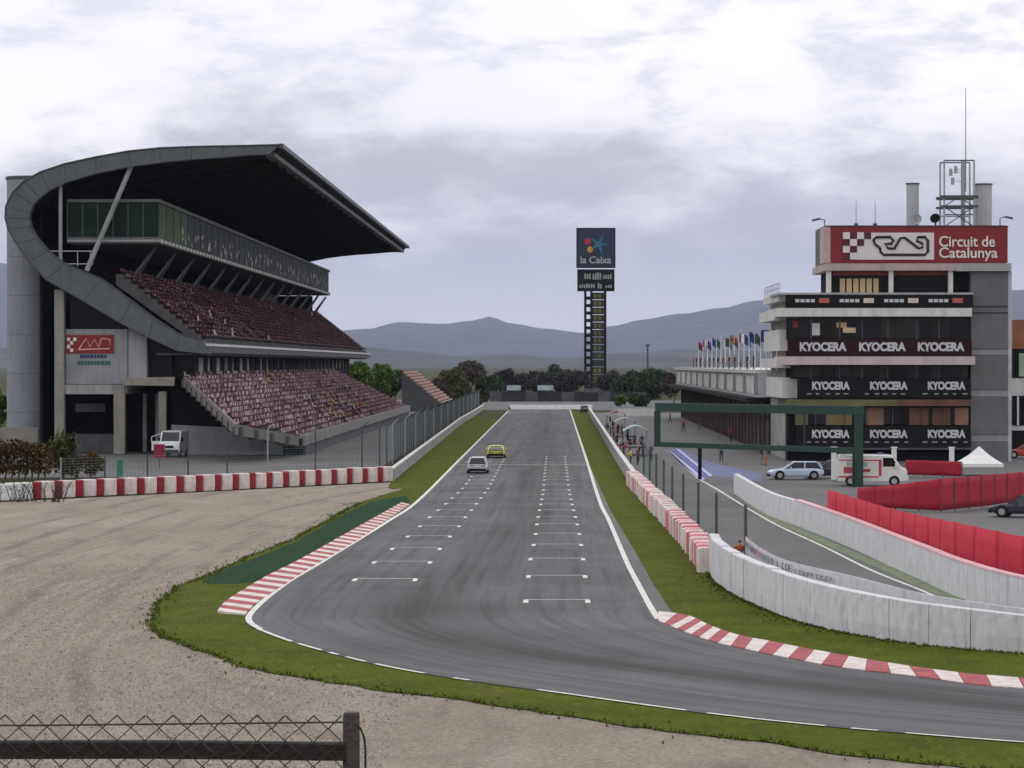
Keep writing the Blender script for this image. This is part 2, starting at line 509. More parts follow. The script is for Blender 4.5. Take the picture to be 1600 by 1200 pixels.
class MB:
    def __init__(self):
        self.v, self.f, self.m = [], [], []

    def add(self, verts, faces, mi=0):
        k = len(self.v)
        self.v += [tuple(p) for p in verts]
        self.f += [tuple(i + k for i in f) for f in faces]
        self.m += [mi] * len(faces)
        return self

    def box(self, x0, y0, z0, x1, y1, z1, mi=0):
        return self.add([(x0, y0, z0), (x1, y0, z0), (x1, y1, z0), (x0, y1, z0), (x0, y0, z1), (x1, y0, z1), (x1, y1, z1), (x0, y1, z1)],
                        [(3, 2, 1, 0), (4, 5, 6, 7), (0, 1, 5, 4), (1, 2, 6, 5), (2, 3, 7, 6), (3, 0, 4, 7)], mi)

    def bar(self, a, b, w, h, mi=0, up=Vector((0, 0, 1))):
        """straight bar of section w x h from a to b"""
        a, b = Vector(a), Vector(b)
        d = (b - a).normalized()
        if abs(d.dot(up)) > 0.98:
            up = Vector((0, 1, 0))
        s = d.cross(up).normalized() * (w / 2)
        u = s.cross(d).normalized() * (h / 2)
        pts = [a - s - u, a + s - u, a + s + u, a - s + u, b - s - u, b + s - u, b + s + u, b - s + u]
        return self.add(pts, [(3, 2, 1, 0), (4, 5, 6, 7), (0, 1, 5, 4), (1, 2, 6, 5), (2, 3, 7, 6), (3, 0, 4, 7)], mi)

    def tube(self, a, b, r0, r1=None, n=8, mi=0, cap=True):
        return self.path([Vector(a), Vector(b)], [r0, r0 if r1 is None else r1], n, mi, cap)

    def path(self, pts, rad, n=8, mi=0, cap=True):
        pts = [Vector(p) for p in pts]
        if isinstance(rad, (int, float)):
            rad = [rad] * len(pts)
        k = len(self.v)
        for i, p in enumerate(pts):
            d = (pts[min(i + 1, len(pts) - 1)] - pts[max(i - 1, 0)]).normalized()
            up = Vector((0, 0, 1)) if abs(d.z) < 0.95 else Vector((0, 1, 0))
            s = d.cross(up).normalized()
            u = s.cross(d).normalized()
            for j in range(n):
                t = 2 * math.pi * j / n
                self.v.append(tuple(p + (s * math.cos(t) + u * math.sin(t)) * rad[i]))
        for i in range(len(pts) - 1):
            for j in range(n):
                a0, a1 = k + i * n + j, k + i * n + (j + 1) % n
                self.f.append((a0, a1, a1 + n, a0 + n))
                self.m.append(mi)
        if cap:
            self.f.append(tuple(k + j for j in range(n))[::-1])
            self.f.append(tuple(k + (len(pts) - 1) * n + j for j in range(n)))
            self.m += [mi, mi]
        return self

    def prism_xz(self, poly, y0, y1, mi=0):
        n = len(poly)
        v = [(x, y0, z) for x, z in poly] + [(x, y1, z) for x, z in poly]
        f = [tuple(range(n)), tuple(range(2 * n - 1, n - 1, -1))]
        f += [(i, i + n, (i + 1) % n + n, (i + 1) % n) for i in range(n)]
        return self.add(v, f, mi)

    def prism_yz(self, poly, x0, x1, mi=0):
        n = len(poly)
        v = [(x0, y, z) for y, z in poly] + [(x1, y, z) for y, z in poly]
        f = [tuple(range(n)), tuple(range(2 * n - 1, n - 1, -1))]
        f += [(i, i + n, (i + 1) % n + n, (i + 1) % n) for i in range(n)]
        return self.add(v, f, mi)

    def prism_xy(self, poly, z0, z1, mi=0):
        n = len(poly)
        v = [(p[0], p[1], z0) for p in poly] + [(p[0], p[1], z1) for p in poly]
        f = [tuple(range(n))[::-1], tuple(range(n, 2 * n))]
        f += [(i, (i + 1) % n, (i + 1) % n + n, i + n) for i in range(n)]
        return self.add(v, f, mi)

    def sheet(self, poly, z=None, mi=0):
        return self.add([(p[0], p[1], p[2] if z is None else z) for p in poly], [tuple(range(len(poly)))], mi)

    def loft(self, rings, mi=0, cap=True):
        k, n = len(self.v), len(rings[0])
        for r in rings:
            self.v += [tuple(p) for p in r]
        for i in range(len(rings) - 1):
            for j in range(n):
                a0, a1 = k + i * n + j, k + i * n + (j + 1) % n
                self.f.append((a0, a1, a1 + n, a0 + n))
                self.m.append(mi)
        if cap:
            self.f += [tuple(k + j for j in range(n))[::-1], tuple(k + (len(rings) - 1) * n + j for j in range(n))]
            self.m += [mi, mi]
        return self

    def build(self, name, mats, parent=None, smooth=False, world=True, loc=None):
        me = bpy.data.meshes.new(name)
        off = offset_of(parent) if (world and parent is not None) else Vector((0, 0, 0))
        if loc is not None:
            off = off + Vector(loc)
        me.from_pydata([(x - off.x, y - off.y, z - off.z) for x, y, z in self.v] if off.length else self.v, [], self.f)
        for mt in (mats if isinstance(mats, (list, tuple)) else [mats]):
            me.materials.append(mt)
        me.polygons.foreach_set('material_index', self.m)
        if smooth:
            me.polygons.foreach_set('use_smooth', [True] * len(self.f))
        me.update()
        o = bpy.data.objects.new(name, me)
        if parent is not None:
            o.parent = parent
        if loc is not None:
            o.location = loc
        COL.objects.link(o)
        return o


def tag(o, label=None, cat=None, group=None, kind=None):
    for k, v in (('label', label), ('category', cat), ('group', group), ('kind', kind)):
        if v:
            o[k] = v
    return o


def thing(name, label, cat, loc=(0, 0, 0), group=None, rotz=0.0, kind=None):
    o = bpy.data.objects.new(name, None)
    COL.objects.link(o)
    o.location = loc
    o.rotation_euler = (0, 0, rotz)
    o.empty_display_size = 0.5
    return tag(o, label, cat, group, kind)


def copy_tree(o, parent=None):
    c = o.copy()
    COL.objects.link(c)
    c.parent = parent
    for ch in list(o.children):
        copy_tree(ch, c)
    return c


def piece(name, me, parent, loc=(0, 0, 0), rotz=0.0, scale=(1, 1, 1)):
    o = bpy.data.objects.new(name, me)
    o.parent = parent
    o.location = loc
    o.rotation_euler = (0, 0, rotz)
    o.scale = scale
    COL.objects.link(o)
    return o


def text_mesh(name, s, mat, width=None, height=None, depth=0.04, bold=0.0, spacing=1.0, lines=1.0):
    cu = bpy.data.curves.new(name, 'FONT')
    cu.body = s
    cu.size = 1.0
    cu.extrude = depth
    cu.offset = bold
    cu.space_character = spacing
    cu.space_line = lines
    tmp = bpy.data.objects.new(name + '_tmp', cu)
    COL.objects.link(tmp)
    dg = bpy.context.evaluated_depsgraph_get()
    me = bpy.data.meshes.new_from_object(tmp.evaluated_get(dg))
    bpy.data.objects.remove(tmp)
    xs, ys = [v.co.x for v in me.vertices], [v.co.y for v in me.vertices]
    w, h = max(xs) - min(xs), max(ys) - min(ys)
    kx = width / w if width else height / h
    ky = height / h if height else kx
    for v in me.vertices:
        x, y, z = v.co
        v.co = ((x - min(xs)) * kx, -z, (y - min(ys)) * ky)   # stands up, reads from -Y
    me.materials.clear()
    me.materials.append(mat)
    return me


ORD = ['first', 'second', 'third', 'fourth', 'fifth', 'sixth', 'seventh', 'eighth', 'ninth', 'tenth', 'eleventh', 'twelfth',
       'thirteenth', 'fourteenth', 'fifteenth', 'sixteenth', 'seventeenth', 'eighteenth', 'nineteenth', 'twentieth']

# =================================================================== THE SETTING: land, hills, track, walls
def structure(o, label, cat):
    return tag(o, label, cat, kind='structure')


def V2(p):
    return Vector((p[0], p[1], 0))


b = MB()
b.sheet([(-27000, -300, -0.08), (27000, -300, -0.08), (27000, 31000, -0.08), (-27000, 31000, -0.08)])
structure(b.build('ground', MAT_LAND), 'dry green and brown land all around the circuit', 'ground')


def ridge(name, keys, Y, depth, base, label, seed, back=1.0):
    """a range of hills whose skyline passes the given pixels at distance Y"""
    ks = sorted(keys)
    xs = [P(px, 569, Y).x for px, _ in ks]
    hs = [P(px, py, Y).z for px, py in ks]
    nx, ny = 620, 30
    v, f = [], []
    for j in range(ny + 1):
        t = j / ny
        y = Y - depth + t * depth * 1.6
        prof = math.exp(-((t - 0.625) / 0.27) ** 2)
        for i in range(nx + 1):
            x = xs[0] + (xs[-1] - xs[0]) * i / nx
            k = 0
            while k < len(xs) - 2 and xs[k + 1] < x:
                k += 1
            u = (x - xs[k]) / (xs[k + 1] - xs[k])
            u = u * u * (3 - 2 * u)
            h = hs[k] + (hs[k + 1] - hs[k]) * u
            w = noise.fractal(Vector((x / 1900, y / 1900, seed)), 1.0, 2.0, 6)
            spur = noise.fractal(Vector((x / 760, y / 2600, seed + 5)), 1.0, 2.0, 4)
            amp = h * (0.30 * (1 - abs(2 * t - 1.25)) if abs(t - 0.625) < 0.62 else 0)
            z = h * prof + w * h * (0.03 + 0.17 * min(1, abs(t - 0.625) * 5)) * prof + spur * h * 0.10 * prof * (1 - prof)
            v.append((x, y, z - 1.0))
    for j in range(ny):
        for i in range(nx):
            a0 = j * (nx + 1) + i
            f.append((a0, a0 + 1, a0 + nx + 2, a0 + nx + 1))
    o = MB().add(v, f).build(name, MAT_HILL, smooth=True)
    return structure(o, label, 'hill')


ridge('hills', [(-3200, 470), (-1500, 430), (-600, 400), (-200, 398), (0, 408), (140, 440), (320, 490), (480, 519), (585, 513), (620, 503), (690, 506), (738, 501),
                (765, 495), (800, 506), (850, 513), (915, 520), (960, 509), (1000, 500), (1060, 491), (1120, 483), (1180, 471), (1230, 462), (1400, 455),
                (1700, 450), (2200, 460), (3400, 490), (5000, 480)],
      24000, 6800, 0, 'blue hazy mountain range behind the circuit with a small peak left of the scoreboard tower', 3.1)
ridge('foothills', [(-3000, 545), (-800, 540), (300, 545), (560, 541), (640, 548), (720, 556), (800, 553), (880, 559), (980, 551), (1080, 545), (1200, 548),
                    (1700, 540), (3000, 545), (5000, 550)],
      12000, 3600, 0, 'lower wooded foothills in front of the hazy mountain range', 8.7)

# camera bank behind the gravel
b = MB()
prof = [(-30, 7.8), (9.5, 7.8), (13, 7.2), (30, 3.9), (45, 1.4), (55, -0.05), (55, -0.6), (-30, -0.6)]
b.prism_yz(prof, -70, 70)
structure(b.build('bank', MAT_BANK), 'grassy spectator bank behind the chain link fence', 'bank')

# gravel trap
edge_t = [G(-700, 812), G(20, 783), G(613, 753)]
b = MB()
b.sheet([Vector((-110, 20, 0)), Vector((110, 20, 0)), Vector((110, 75, 0)), G(1300, 1100), G(700, 950), G(653, 781), G(634, 753)] + edge_t[::-1], -0.03)
structure(b.build('gravel_trap', MAT_GRAVEL), 'pinkish grey gravel trap sweeping round the outside of the corner', 'gravel trap')

# service road behind the tyre barrier
b = MB()
b.sheet([(-110, 236, 0), (-16, 240, 0), (-16, 700, 0), (-30, 700, 0), (-30, 330, 0), (-110, 330, 0)], -0.045)
structure(b.build('service_road', MAT_ROAD), 'grey service road beside the grandstand', 'road')

# pit lane and paddock asphalt
b = MB()
b.sheet([(4.5, 70, 0), (90, 70, 0), (90, 560, 0), (6, 560, 0)], -0.04)
structure(b.build('pit_lane', MAT_ROAD), 'grey asphalt of the pit lane and paddock', 'pit lane')

# grass verge, outside of the corner
LEFT_GRASS = [G(735, 648), G(700, 678), G(613, 751), G(627, 763), G(574, 781), G(517, 810), G(453, 845), G(390, 870), G(336, 895), G(285, 914), G(260, 930), G(240, 953), G(235, 972),
              G(251, 993), G(285, 1006), G(327, 1022), G(390, 1044), G(469, 1057), G(580, 1076), G(700, 1091), G(850, 1113), G(1000, 1136), G(1206, 1161),
              G(1337, 1181), G(1469, 1194), G(1700, 1218), G(2300, 1262)]
lg_in = [G(2300, 1190), G(1562, 1150), G(1100, 1090), G(700, 1030), G(480, 985), G(440, 950), G(560, 850), G(653, 783), G(785, 655)]


def wobble(pts, step, amp, seed):
    out = []
    for i, p in enumerate(resample(pts, step)):
        n = noise.noise(Vector((p.x * 0.9, p.y * 0.35, seed)))
        n2 = noise.noise(Vector((p.x * 2.7, p.y * 1.1, seed + 9)))
        out.append(p + Vector((amp * n, amp * 1.6 * n2, 0)))
    return out


lg = wobble(catmull(LEFT_GRASS, 4), 0.7, 0.22, 2.0)
b = MB()
b.sheet(lg + lg_in, 0.0)
LG = structure(b.build('grass_verge', MAT_GRASS), 'green grass verge between the track and the gravel trap', 'grass')

b = MB()
astro_o = catmull([G(632, 775), G(576, 786), G(520, 814), G(457, 849), G(394, 874), G(346, 894), G(322, 908), G(330, 913)], 4)
astro_i = [G(372, 912), G(398, 909), G(425, 897), G(468, 877), G(560, 822), G(640, 783)]
b.sheet(wobble(astro_o, 1.5, 0.2, 5.0) + astro_i, 0.012)
structure(b.build('artificial_turf', MAT_ASTRO), 'dark green artificial turf strip behind the striped kerb', 'turf')

# grass verge, inside
WALLB = [Vector((6.5, 596, 0)), G(965, 720), G(990, 762), G(1050, 822), G(1095, 873), G(1113, 904), G(1140, 926), G(1180, 946), G(1236, 968), G(1300, 985), G(1370, 998), G(1450, 1009),
         G(1600, 1021), G(1800, 1032), G(2100, 1045)]
b = MB()
b.sheet(WALLB + [G(2100, 1095), G(1600, 1072), G(1375, 1046), G(1225, 1018), G(1110, 995), G(1030, 966), G(985, 880), G(936, 781), Vector((3.0, 596, 0))], 0.0)
RG = structure(b.build('grass_strip', MAT_GRASS), 'green grass strip between the track and the pit wall', 'grass')

b = MB()
b.sheet([G(925, 735), G(955, 800), G(990, 858), G(1022, 915), G(1050, 957), G(1030, 975), G(990, 930), G(936, 800), G(915, 735)], 0.01)
structure(b.build('track_shoulder', MAT_ROAD), 'narrow worn asphalt shoulder outside the inner white line', 'shoulder')

# ---- the track as one strip between its two edges
KL = [Vector((-9.45, 590, 0)), Vector((-9.45, 480, 0)), Vector((-9.45, 380, 0)), Vector((-9.47, 280, 0)), G(653, 781), G(604, 815), G(504, 876), G(441, 914), G(386, 962), G(402, 984), G(472, 1009),
      G(621, 1046), G(860, 1082), G(1250, 1132), G(1900, 1182), G(2800, 1230)]
KR = [Vector((3.1, 590, 0)), Vector((3.1, 480, 0)), Vector((3.1, 380, 0)), Vector((3.1, 280, 0)), G(936, 781), G(952, 815), G(978, 876), G(998, 915), G(1014, 945), G(1028, 968), G(1067, 987),
      G(1124, 1006), G(1225, 1027), G(1375, 1051), G(1700, 1083), G(2400, 1112)]
CL, CR = catmull(KL, 14), catmull(KR, 14)
NU = 24
v, f, uvs, rub = [], [], [], []
s = 0.0
rows = len(CL)
for i in range(rows):
    mid = (CL[i] + CR[i]) / 2
    if i:
        s += (mid - (CL[i - 1] + CR[i - 1]) / 2).length
    for k in range(NU + 1):
        u = k / NU
        p = CL[i].lerp(CR[i], u)
        v.append((p.x, p.y, 0.02))
        uvs.append((u, s / 22.0))
        q = i / (rows - 1)
        cen = 0.62 - 0.25 * math.sin(min(1, max(0, (q - 0.35) / 0.5)) * math.pi)   # racing line
        wdt = 0.11 if q > 0.45 else 0.16
        r = math.exp(-((u - cen) / wdt) ** 2) * (0.55 + 0.45 * min(1, max(0, (q - 0.4) / 0.2)))
        r += 0.35 * math.exp(-((u - cen - 0.2) / 0.06) ** 2) * min(1, max(0, (q - 0.45) / 0.1))
        rub.append(r)
for i in range(rows - 1):
    for k in range(NU):
        a0 = i * (NU + 1) + k
        f.append((a0, a0 + NU + 1, a0 + NU + 2, a0 + 1))
TRACK = MB().add(v, f).build('track', MAT_TRACK)
structure(TRACK, 'dark grey asphalt race track running up the start straight and round the corner', 'track')
me = TRACK.data
uvl = me.uv_layers.new(name='UVMap')
for lp in me.loops:
    uvl.data[lp.index].uv = uvs[lp.vertex_index]
att = me.attributes.new('rubber', 'FLOAT', 'POINT')
att.data.foreach_set('value', rub)


def strip(pts, w, z, name, mat, parent=None, gaps=0.0, side=0.0):
    bb = MB()
    n = len(pts)
    L_, R_ = [], []
    for i, p in enumerate(pts):
        d = (pts[min(i + 1, n - 1)] - pts[max(i - 1, 0)])
        d.z = 0
        d.normalize()
        s_ = Vector((d.y, -d.x, 0))
        L_.append(p + s_ * (side - w / 2))
        R_.append(p + s_ * (side + w / 2))
    for i in range(n - 1):
        if gaps and random.random() < gaps:
            continue
        bb.sheet([L_[i], R_[i], R_[i + 1], L_[i + 1]], z)
    return bb.build(name, mat, parent)


strip(catmull(KL[:10], 14), 0.24, 0.03, 'edge_line', WHITE_L, TRACK, side=-0.1)
strip(resample(catmull(KL[9:], 14), 0.8), 0.16, 0.03, 'edge_line', WHITE_L, TRACK, 0.28, side=-0.05)
strip(catmull(KR[:10], 14), 0.24, 0.03, 'edge_line', WHITE_L, TRACK)

# starting-grid boxes: bracket lines across, two short arms towards the back
GRID_R = [(822, 918, 938), (826, 914, 900), (829, 911, 873), (834, 908, 851), (837, 905, 834), (839, 902, 819), (841, 899, 807.5), (843, 896, 797), (845, 894, 788), (846.5, 892, 780), (848, 890.5, 772.5), (849, 889, 765.5)]
GRID_L = [(556, 650, 905), (586, 673, 878), (614, 688, 857), (638, 704, 838), (657, 718, 822), (672, 728, 808), (685, 737, 797), (697, 745, 787), (707, 752, 778), (716, 758, 770), (723, 763, 763), (729, 767, 756)]
for col in (GRID_R, GRID_L):
    xa_, xc_, ya_ = col[-1]
    for yy_ in ((757.5,) if ya_ > 760 else ()) + (750, 744.5, 739.5, 734.5, 730, 725.5, 721.5, 717.5, 714):
        kk_ = (yy_ - 569) / (ya_ - 569)
        col.append((867 + (xa_ - 867) * kk_, 867 + (xc_ - 867) * kk_, yy_))
for col in (GRID_R, GRID_L):
    for x0, x1, y in col:
        a, c = G(x0, y), G(x1, y)
        bb = MB()
        bb.sheet([(a.x, a.y, 0), (c.x, a.y, 0), (c.x, a.y + 0.22, 0), (a.x, a.y + 0.22, 0)], 0.03)
        gb = bb.build('grid_box_line', M('worn_line_grey', (0.52, 0.51, 0.49), .85, .3, 3.0, dirt=.4), TRACK)
        for xx in (a.x, c.x):
            bb = MB()
            bb.sheet([(xx - 0.10, a.y - 1.5, 0), (xx + 0.10, a.y - 1.5, 0), (xx + 0.10, a.y - 0.0, 0), (xx - 0.10, a.y - 0.0, 0)], 0.031)
            bb.build('grid_box_mark', WHITE_L, gb)
b = MB()
b.sheet([(-9.2, 268, 0), (2.9, 268, 0), (2.9, 268.35, 0), (-9.2, 268.35, 0)], 0.03)
b.build('cross_line', WHITE_L, TRACK)


# ---- kerbs of separate painted blocks
def kerb(outer, inner, step, name, label, h0, h1):
    t = thing(name, label, 'kerb', outer[0] * 0.5 + inner[0] * 0.5, kind='structure')
    o, i_ = catmull(outer, 6), catmull(inner, 6)
    mid = [(a + c) / 2 for a, c in zip(o, i_)]
    tot = sum((c - a).length for a, c in zip(mid, mid[1:]))
    n = round(tot / step)
    O, I = resample(o, 1), resample(i_, 1)

    def at(pts, q):
        x = q * (len(pts) - 1)
        k = min(int(x), len(pts) - 2)
        return pts[k].lerp(pts[k + 1], x - k)
    for k in range(n):
        q0, q1 = (k + 0.012) / n, (k + 0.988) / n
        a0, a1, c0, c1 = at(O, q0), at(O, q1), at(I, q0), at(I, q1)
        dz = random.uniform(-0.006, 0.006)
        bb = MB()
        lo = -0.02
        bb.add([(a0.x, a0.y, lo), (c0.x, c0.y, lo), (c1.x, c1.y, lo), (a1.x, a1.y, lo), (a0.x, a0.y, h0 + dz), (c0.x, c0.y, h1 + dz), (c1.x, c1.y, h1 + dz), (a1.x, a1.y, h0 + dz)],
               [(3, 2, 1, 0), (4, 5, 6, 7), (0, 1, 5, 4), (1, 2, 6, 5), (2, 3, 7, 6), (3, 0, 4, 7)])
        bb.build('kerb_block', WHITEK if k % 2 == 0 else REDK, t)
    return t


kerb([G(340, 958), G(352, 943), G(381, 924), G(422, 900), G(468, 877), G(553, 829), G(627, 787)],
     [G(383, 962), G(396, 947), G(420, 930), G(445, 914), G(482, 890), G(564, 841), G(640, 789)], 1.35,
     'kerb', 'red and white striped kerb on the outside of the corner beside the gravel', 0.10, 0.045)
kerb([G(1028, 959), G(1075, 965), G(1112, 982), G(1157, 997), G(1195, 1004), G(1244, 1014), G(1300, 1025), G(1375, 1038), G(1450, 1049), G(1544, 1060), G(1700, 1071)],
     [G(1029, 971), G(1067, 987), G(1118, 1005), G(1160, 1014), G(1200, 1023), G(1250, 1033), G(1305, 1043), G(1378, 1052), G(1455, 1061), G(1552, 1074), G(1712, 1084)], 1.08,
     'kerb', 'red and white striped kerb at the inner apex beside the grass strip', 0.10, 0.045)


# ---- tyre barriers
def bundle_mesh(name, w, d, h, mat, ridges, bulge):
    """strapped tyre bundle: rounded front, sagging belt, shallow rings"""
    n = 10
    rings = []
    zs = [0.0]
    for r in range(ridges):
        zs += [h * (r + 0.12) / ridges, h * (r + 0.88) / ridges]
    zs += [h]
    for i, z in enumerate(zs):
        k = 0.90 if i in (0, len(zs) - 1) else (1.0 if ridges < 2 or True else 1)
        k *= 1 + bulge * math.sin(math.pi * z / h)
        ring = []
        for j in range(n + 1):
            t = math.pi * j / n
            ring.append((-w / 2 * math.cos(t), -d * (0.55 + 0.45 * math.sin(t) ** 0.6) * k + d * 0.3, z))
        ring += [(w / 2, d * 0.5, z), (-w / 2, d * 0.5, z)]
        rings.append(ring)
    o = MB().loft(rings)
    ob = o.build(name, mat)
    me_ = ob.data
    bpy.data.objects.remove(ob)
    return me_


def tyre_line(pts, step, meshes, pattern, t, jitter=0.04):
    pp = resample(pts, step)
    for i in range(len(pp) - 1):
        a, c = pp[i], pp[i + 1]
        d = c - a
        m_ = meshes[pattern(i)]
        sc_ = d.length / step
        piece('tyre_bundle', m_, t, tuple((a + c) / 2 - offset_of(t) + Vector((random.uniform(-jitter, jitter), random.uniform(-jitter, jitter), -0.03))),
              math.atan2(d.y, d.x) + random.uniform(-0.03, 0.03), (sc_, 1, random.uniform(0.97, 1.03)))


tb = thing('tyre_barrier', 'long tyre barrier banded in red and white along the edge of the gravel trap', 'tyre barrier', G(330, 767))
wm = bundle_mesh('tyre_white', 1.16, 0.85, 1.2, WHITET, 3, 0.03)
rm = bundle_mesh('tyre_red', 0.82, 0.62, 1.17, REDT, 3, 0.02)
base = [G(46, 779), G(330, 766), G(613, 751)]
pp = resample(base, 1.0)
pos, k = 0.0, 0
total = sum((c - a).length for a, c in zip(base, base[1:]))
while pos < total - 1:
    w = 0.80 if k % 2 == 0 else 1.14
    q = (pos + w / 2) / total
    x = q * (len(pp) - 1)
    i = min(int(x), len(pp) - 2)
    p = pp[i].lerp(pp[i + 1], x - i)
    d = pp[i + 1] - pp[i]
    piece('tyre_bundle', rm if k % 2 == 0 else wm, tb, tuple(p - tb.location + Vector((0, random.uniform(-.05, .05), -0.03))), math.atan2(d.y, d.x), (1, 1, random.uniform(0.97, 1.03)))
    pos += w
    k += 1
tw = thing('tyre_barrier', 'plain white tyre barrier end behind the bare shrub by the gravel', 'tyre barrier', G(0, 781))
wm2 = bundle_mesh('tyre_plain', 1.8, 0.8, 1.2, WHITE, 2, 0.02)
tyre_line([G(-160, 789), G(46, 780)], 1.8, [wm2], lambda i: 0, tw)

tp = thing('tyre_barrier', 'tyre barrier with faded pink and red bands along the pit wall grass', 'tyre barrier', G(1040, 812))
wm3 = bundle_mesh('tyre_pale', 0.88, 0.75, 1.15, WHITET, 3, 0.03)
rm3 = bundle_mesh('tyre_faded_red', 0.88, 0.68, 1.13, M('faded_band_red', (0.55, 0.15, 0.17), 0.7, 0.3, 1.5, dirt=0.35), 3, 0.02)
tyre_line([G(988, 758), G(1010, 780), G(1050, 822), G(1093, 870), G(1108, 895)], 0.88, [wm3, rm3], lambda i: (0, 1, 0, 0, 1, 0, 1)[i % 7] if i < 66 else (1, 0, 1)[i % 3], tp, 0.07)

# white belted tyre wall round the inside of the corner, made of panels
bw = thing('tyre_wall', 'tall white belted tyre wall curving round the inside of the corner', 'tyre wall', G(1300, 985))
path = resample(catmull([G(1108, 893), G(1116, 908), G(1140, 926), G(1180, 946), G(1236, 968), G(1300, 985), G(1370, 998), G(1450, 1009), G(1600, 1021), G(1800, 1032), G(2100, 1045)], 6), 0.35)
i = 0
first = True
while i < len(path) - 3:
    n = random.choice((5, 6, 8, 9, 11)) if not first else 5
    first = False
    seg = path[i:i + n + 1]
    bb = MB()
    rings = []
    dh = random.uniform(-0.025, 0.025)
    off = random.uniform(-0.015, 0.015)
    for j, p in enumerate(seg):
        ia = min(max(i + j, 1), len(path) - 2)
        d = (path[ia + 1] - path[ia - 1]).normalized()
        nrm = Vector((d.y, -d.x, 0))       # towards the track
        e = 0.035 if j in (0, len(seg) - 1) else 0.0
        q = p + d * (0.02 if j == 0 else (-0.02 if j == len(seg) - 1 else 0))
        H = max(1.05, 1.68 - 0.058 * (p.x - 7.6)) + dh
        wv = 0.007 if j % 2 else -0.004
        rings.append([q - nrm * 0.42 + Vector((0, 0, -0.05)), q + nrm * (off - e) + Vector((0, 0, -0.05)), q + nrm * (off + 0.03 - e + wv) + Vector((0, 0, 0.5)), q + nrm * (off + 0.02 - e - wv) + Vector((0, 0, H * 0.8)),
                      q + nrm * (off + 0.01 - e + wv) + Vector((0, 0, H - 0.03)), q + nrm * (off - 0.03 - e) + Vector((0, 0, H)), q - nrm * 0.42 + Vector((0, 0, H - 0.02))])
    bb.loft(rings)
    bb.build('belt_panel', BELT, bw)
    i += n

# board wall just behind it with lettering marks
MARK = M('faded_black_lettering', (0.16, 0.16, 0.17), 0.7, 0.3, 3.0)
MARKR = M('faded_red_lettering', (0.50, 0.09, 0.12), 0.7, 0.3, 3.0)
bp_ = resample(catmull([G(1165, 838, 1.8), G(1195, 860, 1.8), G(1240, 879, 1.75), G(1337, 901, 1.7), G(1431, 925, 1.5), G(1506, 938, 1.38), G(1600, 951, 1.2), G(1760, 972, 1.0)], 6), 1.0)
bt = thing('advertising_wall', 'white pit entry wall with faded dark lettering behind the white tyre wall', 'wall', V2(bp_[6]))
for i in range(len(bp_) - 1):
    a, c = bp_[i], bp_[i + 1]
    bb = MB()
    bb.add([a + Vector((0, .11, -a.z - .05)), a + Vector((0, -.11, -a.z - .05)), c + Vector((0, -.11, -c.z - .05)), c + Vector((0, .11, -c.z - .05)), a + Vector((0, .11, 0)), a + Vector((0, -.11, 0)), c + Vector((0, -.11, 0)), c + Vector((0, .11, 0))],
           [(3, 2, 1, 0), (4, 5, 6, 7), (0, 1, 5, 4), (1, 2, 6, 5), (2, 3, 7, 6), (3, 0, 4, 7)])
    bb.build('wall_panel', BELT, bt)
    d = (c - a).normalized()
    n = Vector((d.y, -d.x, 0))
    if n.y > 0:
        n = -n
    for q in range(2):
        if i < 1 or i > 20 or random.random() < 0.12:
            continue
        p = a + d * (0.12 + q * 0.5) + n * 0.135
        wd = random.uniform(0.18, 0.34)
        mm = MB()
        z0 = p.z - 0.36
        red = i in (7, 8)
        kind = random.randint(0, 3)
        hh = 0.26 if i < 16 else 0.16
        pa, pb = p, p + d * wd
        thick = n * 0.012

        def plate(u0, u1, w0, w1):
            q0, q1 = pa + d * (wd * u0), pa + d * (wd * u1)
            k0 = len(mm.v)
            for pt, zz in ((q0, w0), (q1, w0), (q1, w1), (q0, w1)):
                mm.v.append((pt.x + thick.x, pt.y + thick.y, z0 + hh * zz))
            for pt, zz in ((q0, w0), (q1, w0), (q1, w1), (q0, w1)):
                mm.v.append((pt.x, pt.y, z0 + hh * zz))
            mm.f += [(k0, k0 + 1, k0 + 2, k0 + 3), (k0, k0 + 4, k0 + 5, k0 + 1), (k0 + 3, k0 + 2, k0 + 6, k0 + 7), (k0, k0 + 3, k0 + 7, k0 + 4), (k0 + 1, k0 + 5, k0 + 6, k0 + 2)]
            mm.m += [0] * 5
        plate(0, 0.28, 0, 1)
        if kind in (0, 2):
            plate(0.28, 1, 0.75, 1)
        if kind in (0, 1):
            plate(0.28, 1, 0, 0.25)
        if kind in (1, 3):
            plate(0.72, 1, 0.25, 1)
        if kind == 2:
            plate(0.28, 0.9, 0.4, 0.6)
        mm.build('lettering', MARKR if red else MARK, bt)

# concrete pit wall along the straight
pw = thing('pit_wall', 'long low concrete pit wall beside the grass strip', 'wall', (6.3, 300, 0))
for k in range(46):
    y0 = 222 + k * 8.1
    bb = MB()
    x = 6.05 + max(0, (y0 - 280)) * 0.0017
    bb.prism_xz([(x - 0.16, -0.05), (x + 0.30, -0.05), (x + 0.22, 0.98 + random.uniform(-.02, .02)), (x - 0.08, 0.98)], y0, y0 + 8.06)
    sl = bb.build('wall_section', CONC, pw)
    bb = MB()
    bb.box(x - 0.12, y0, 0.99, x + 0.26, y0 + 8.06, 1.09)
    bb.build('coping', OFFW, sl)

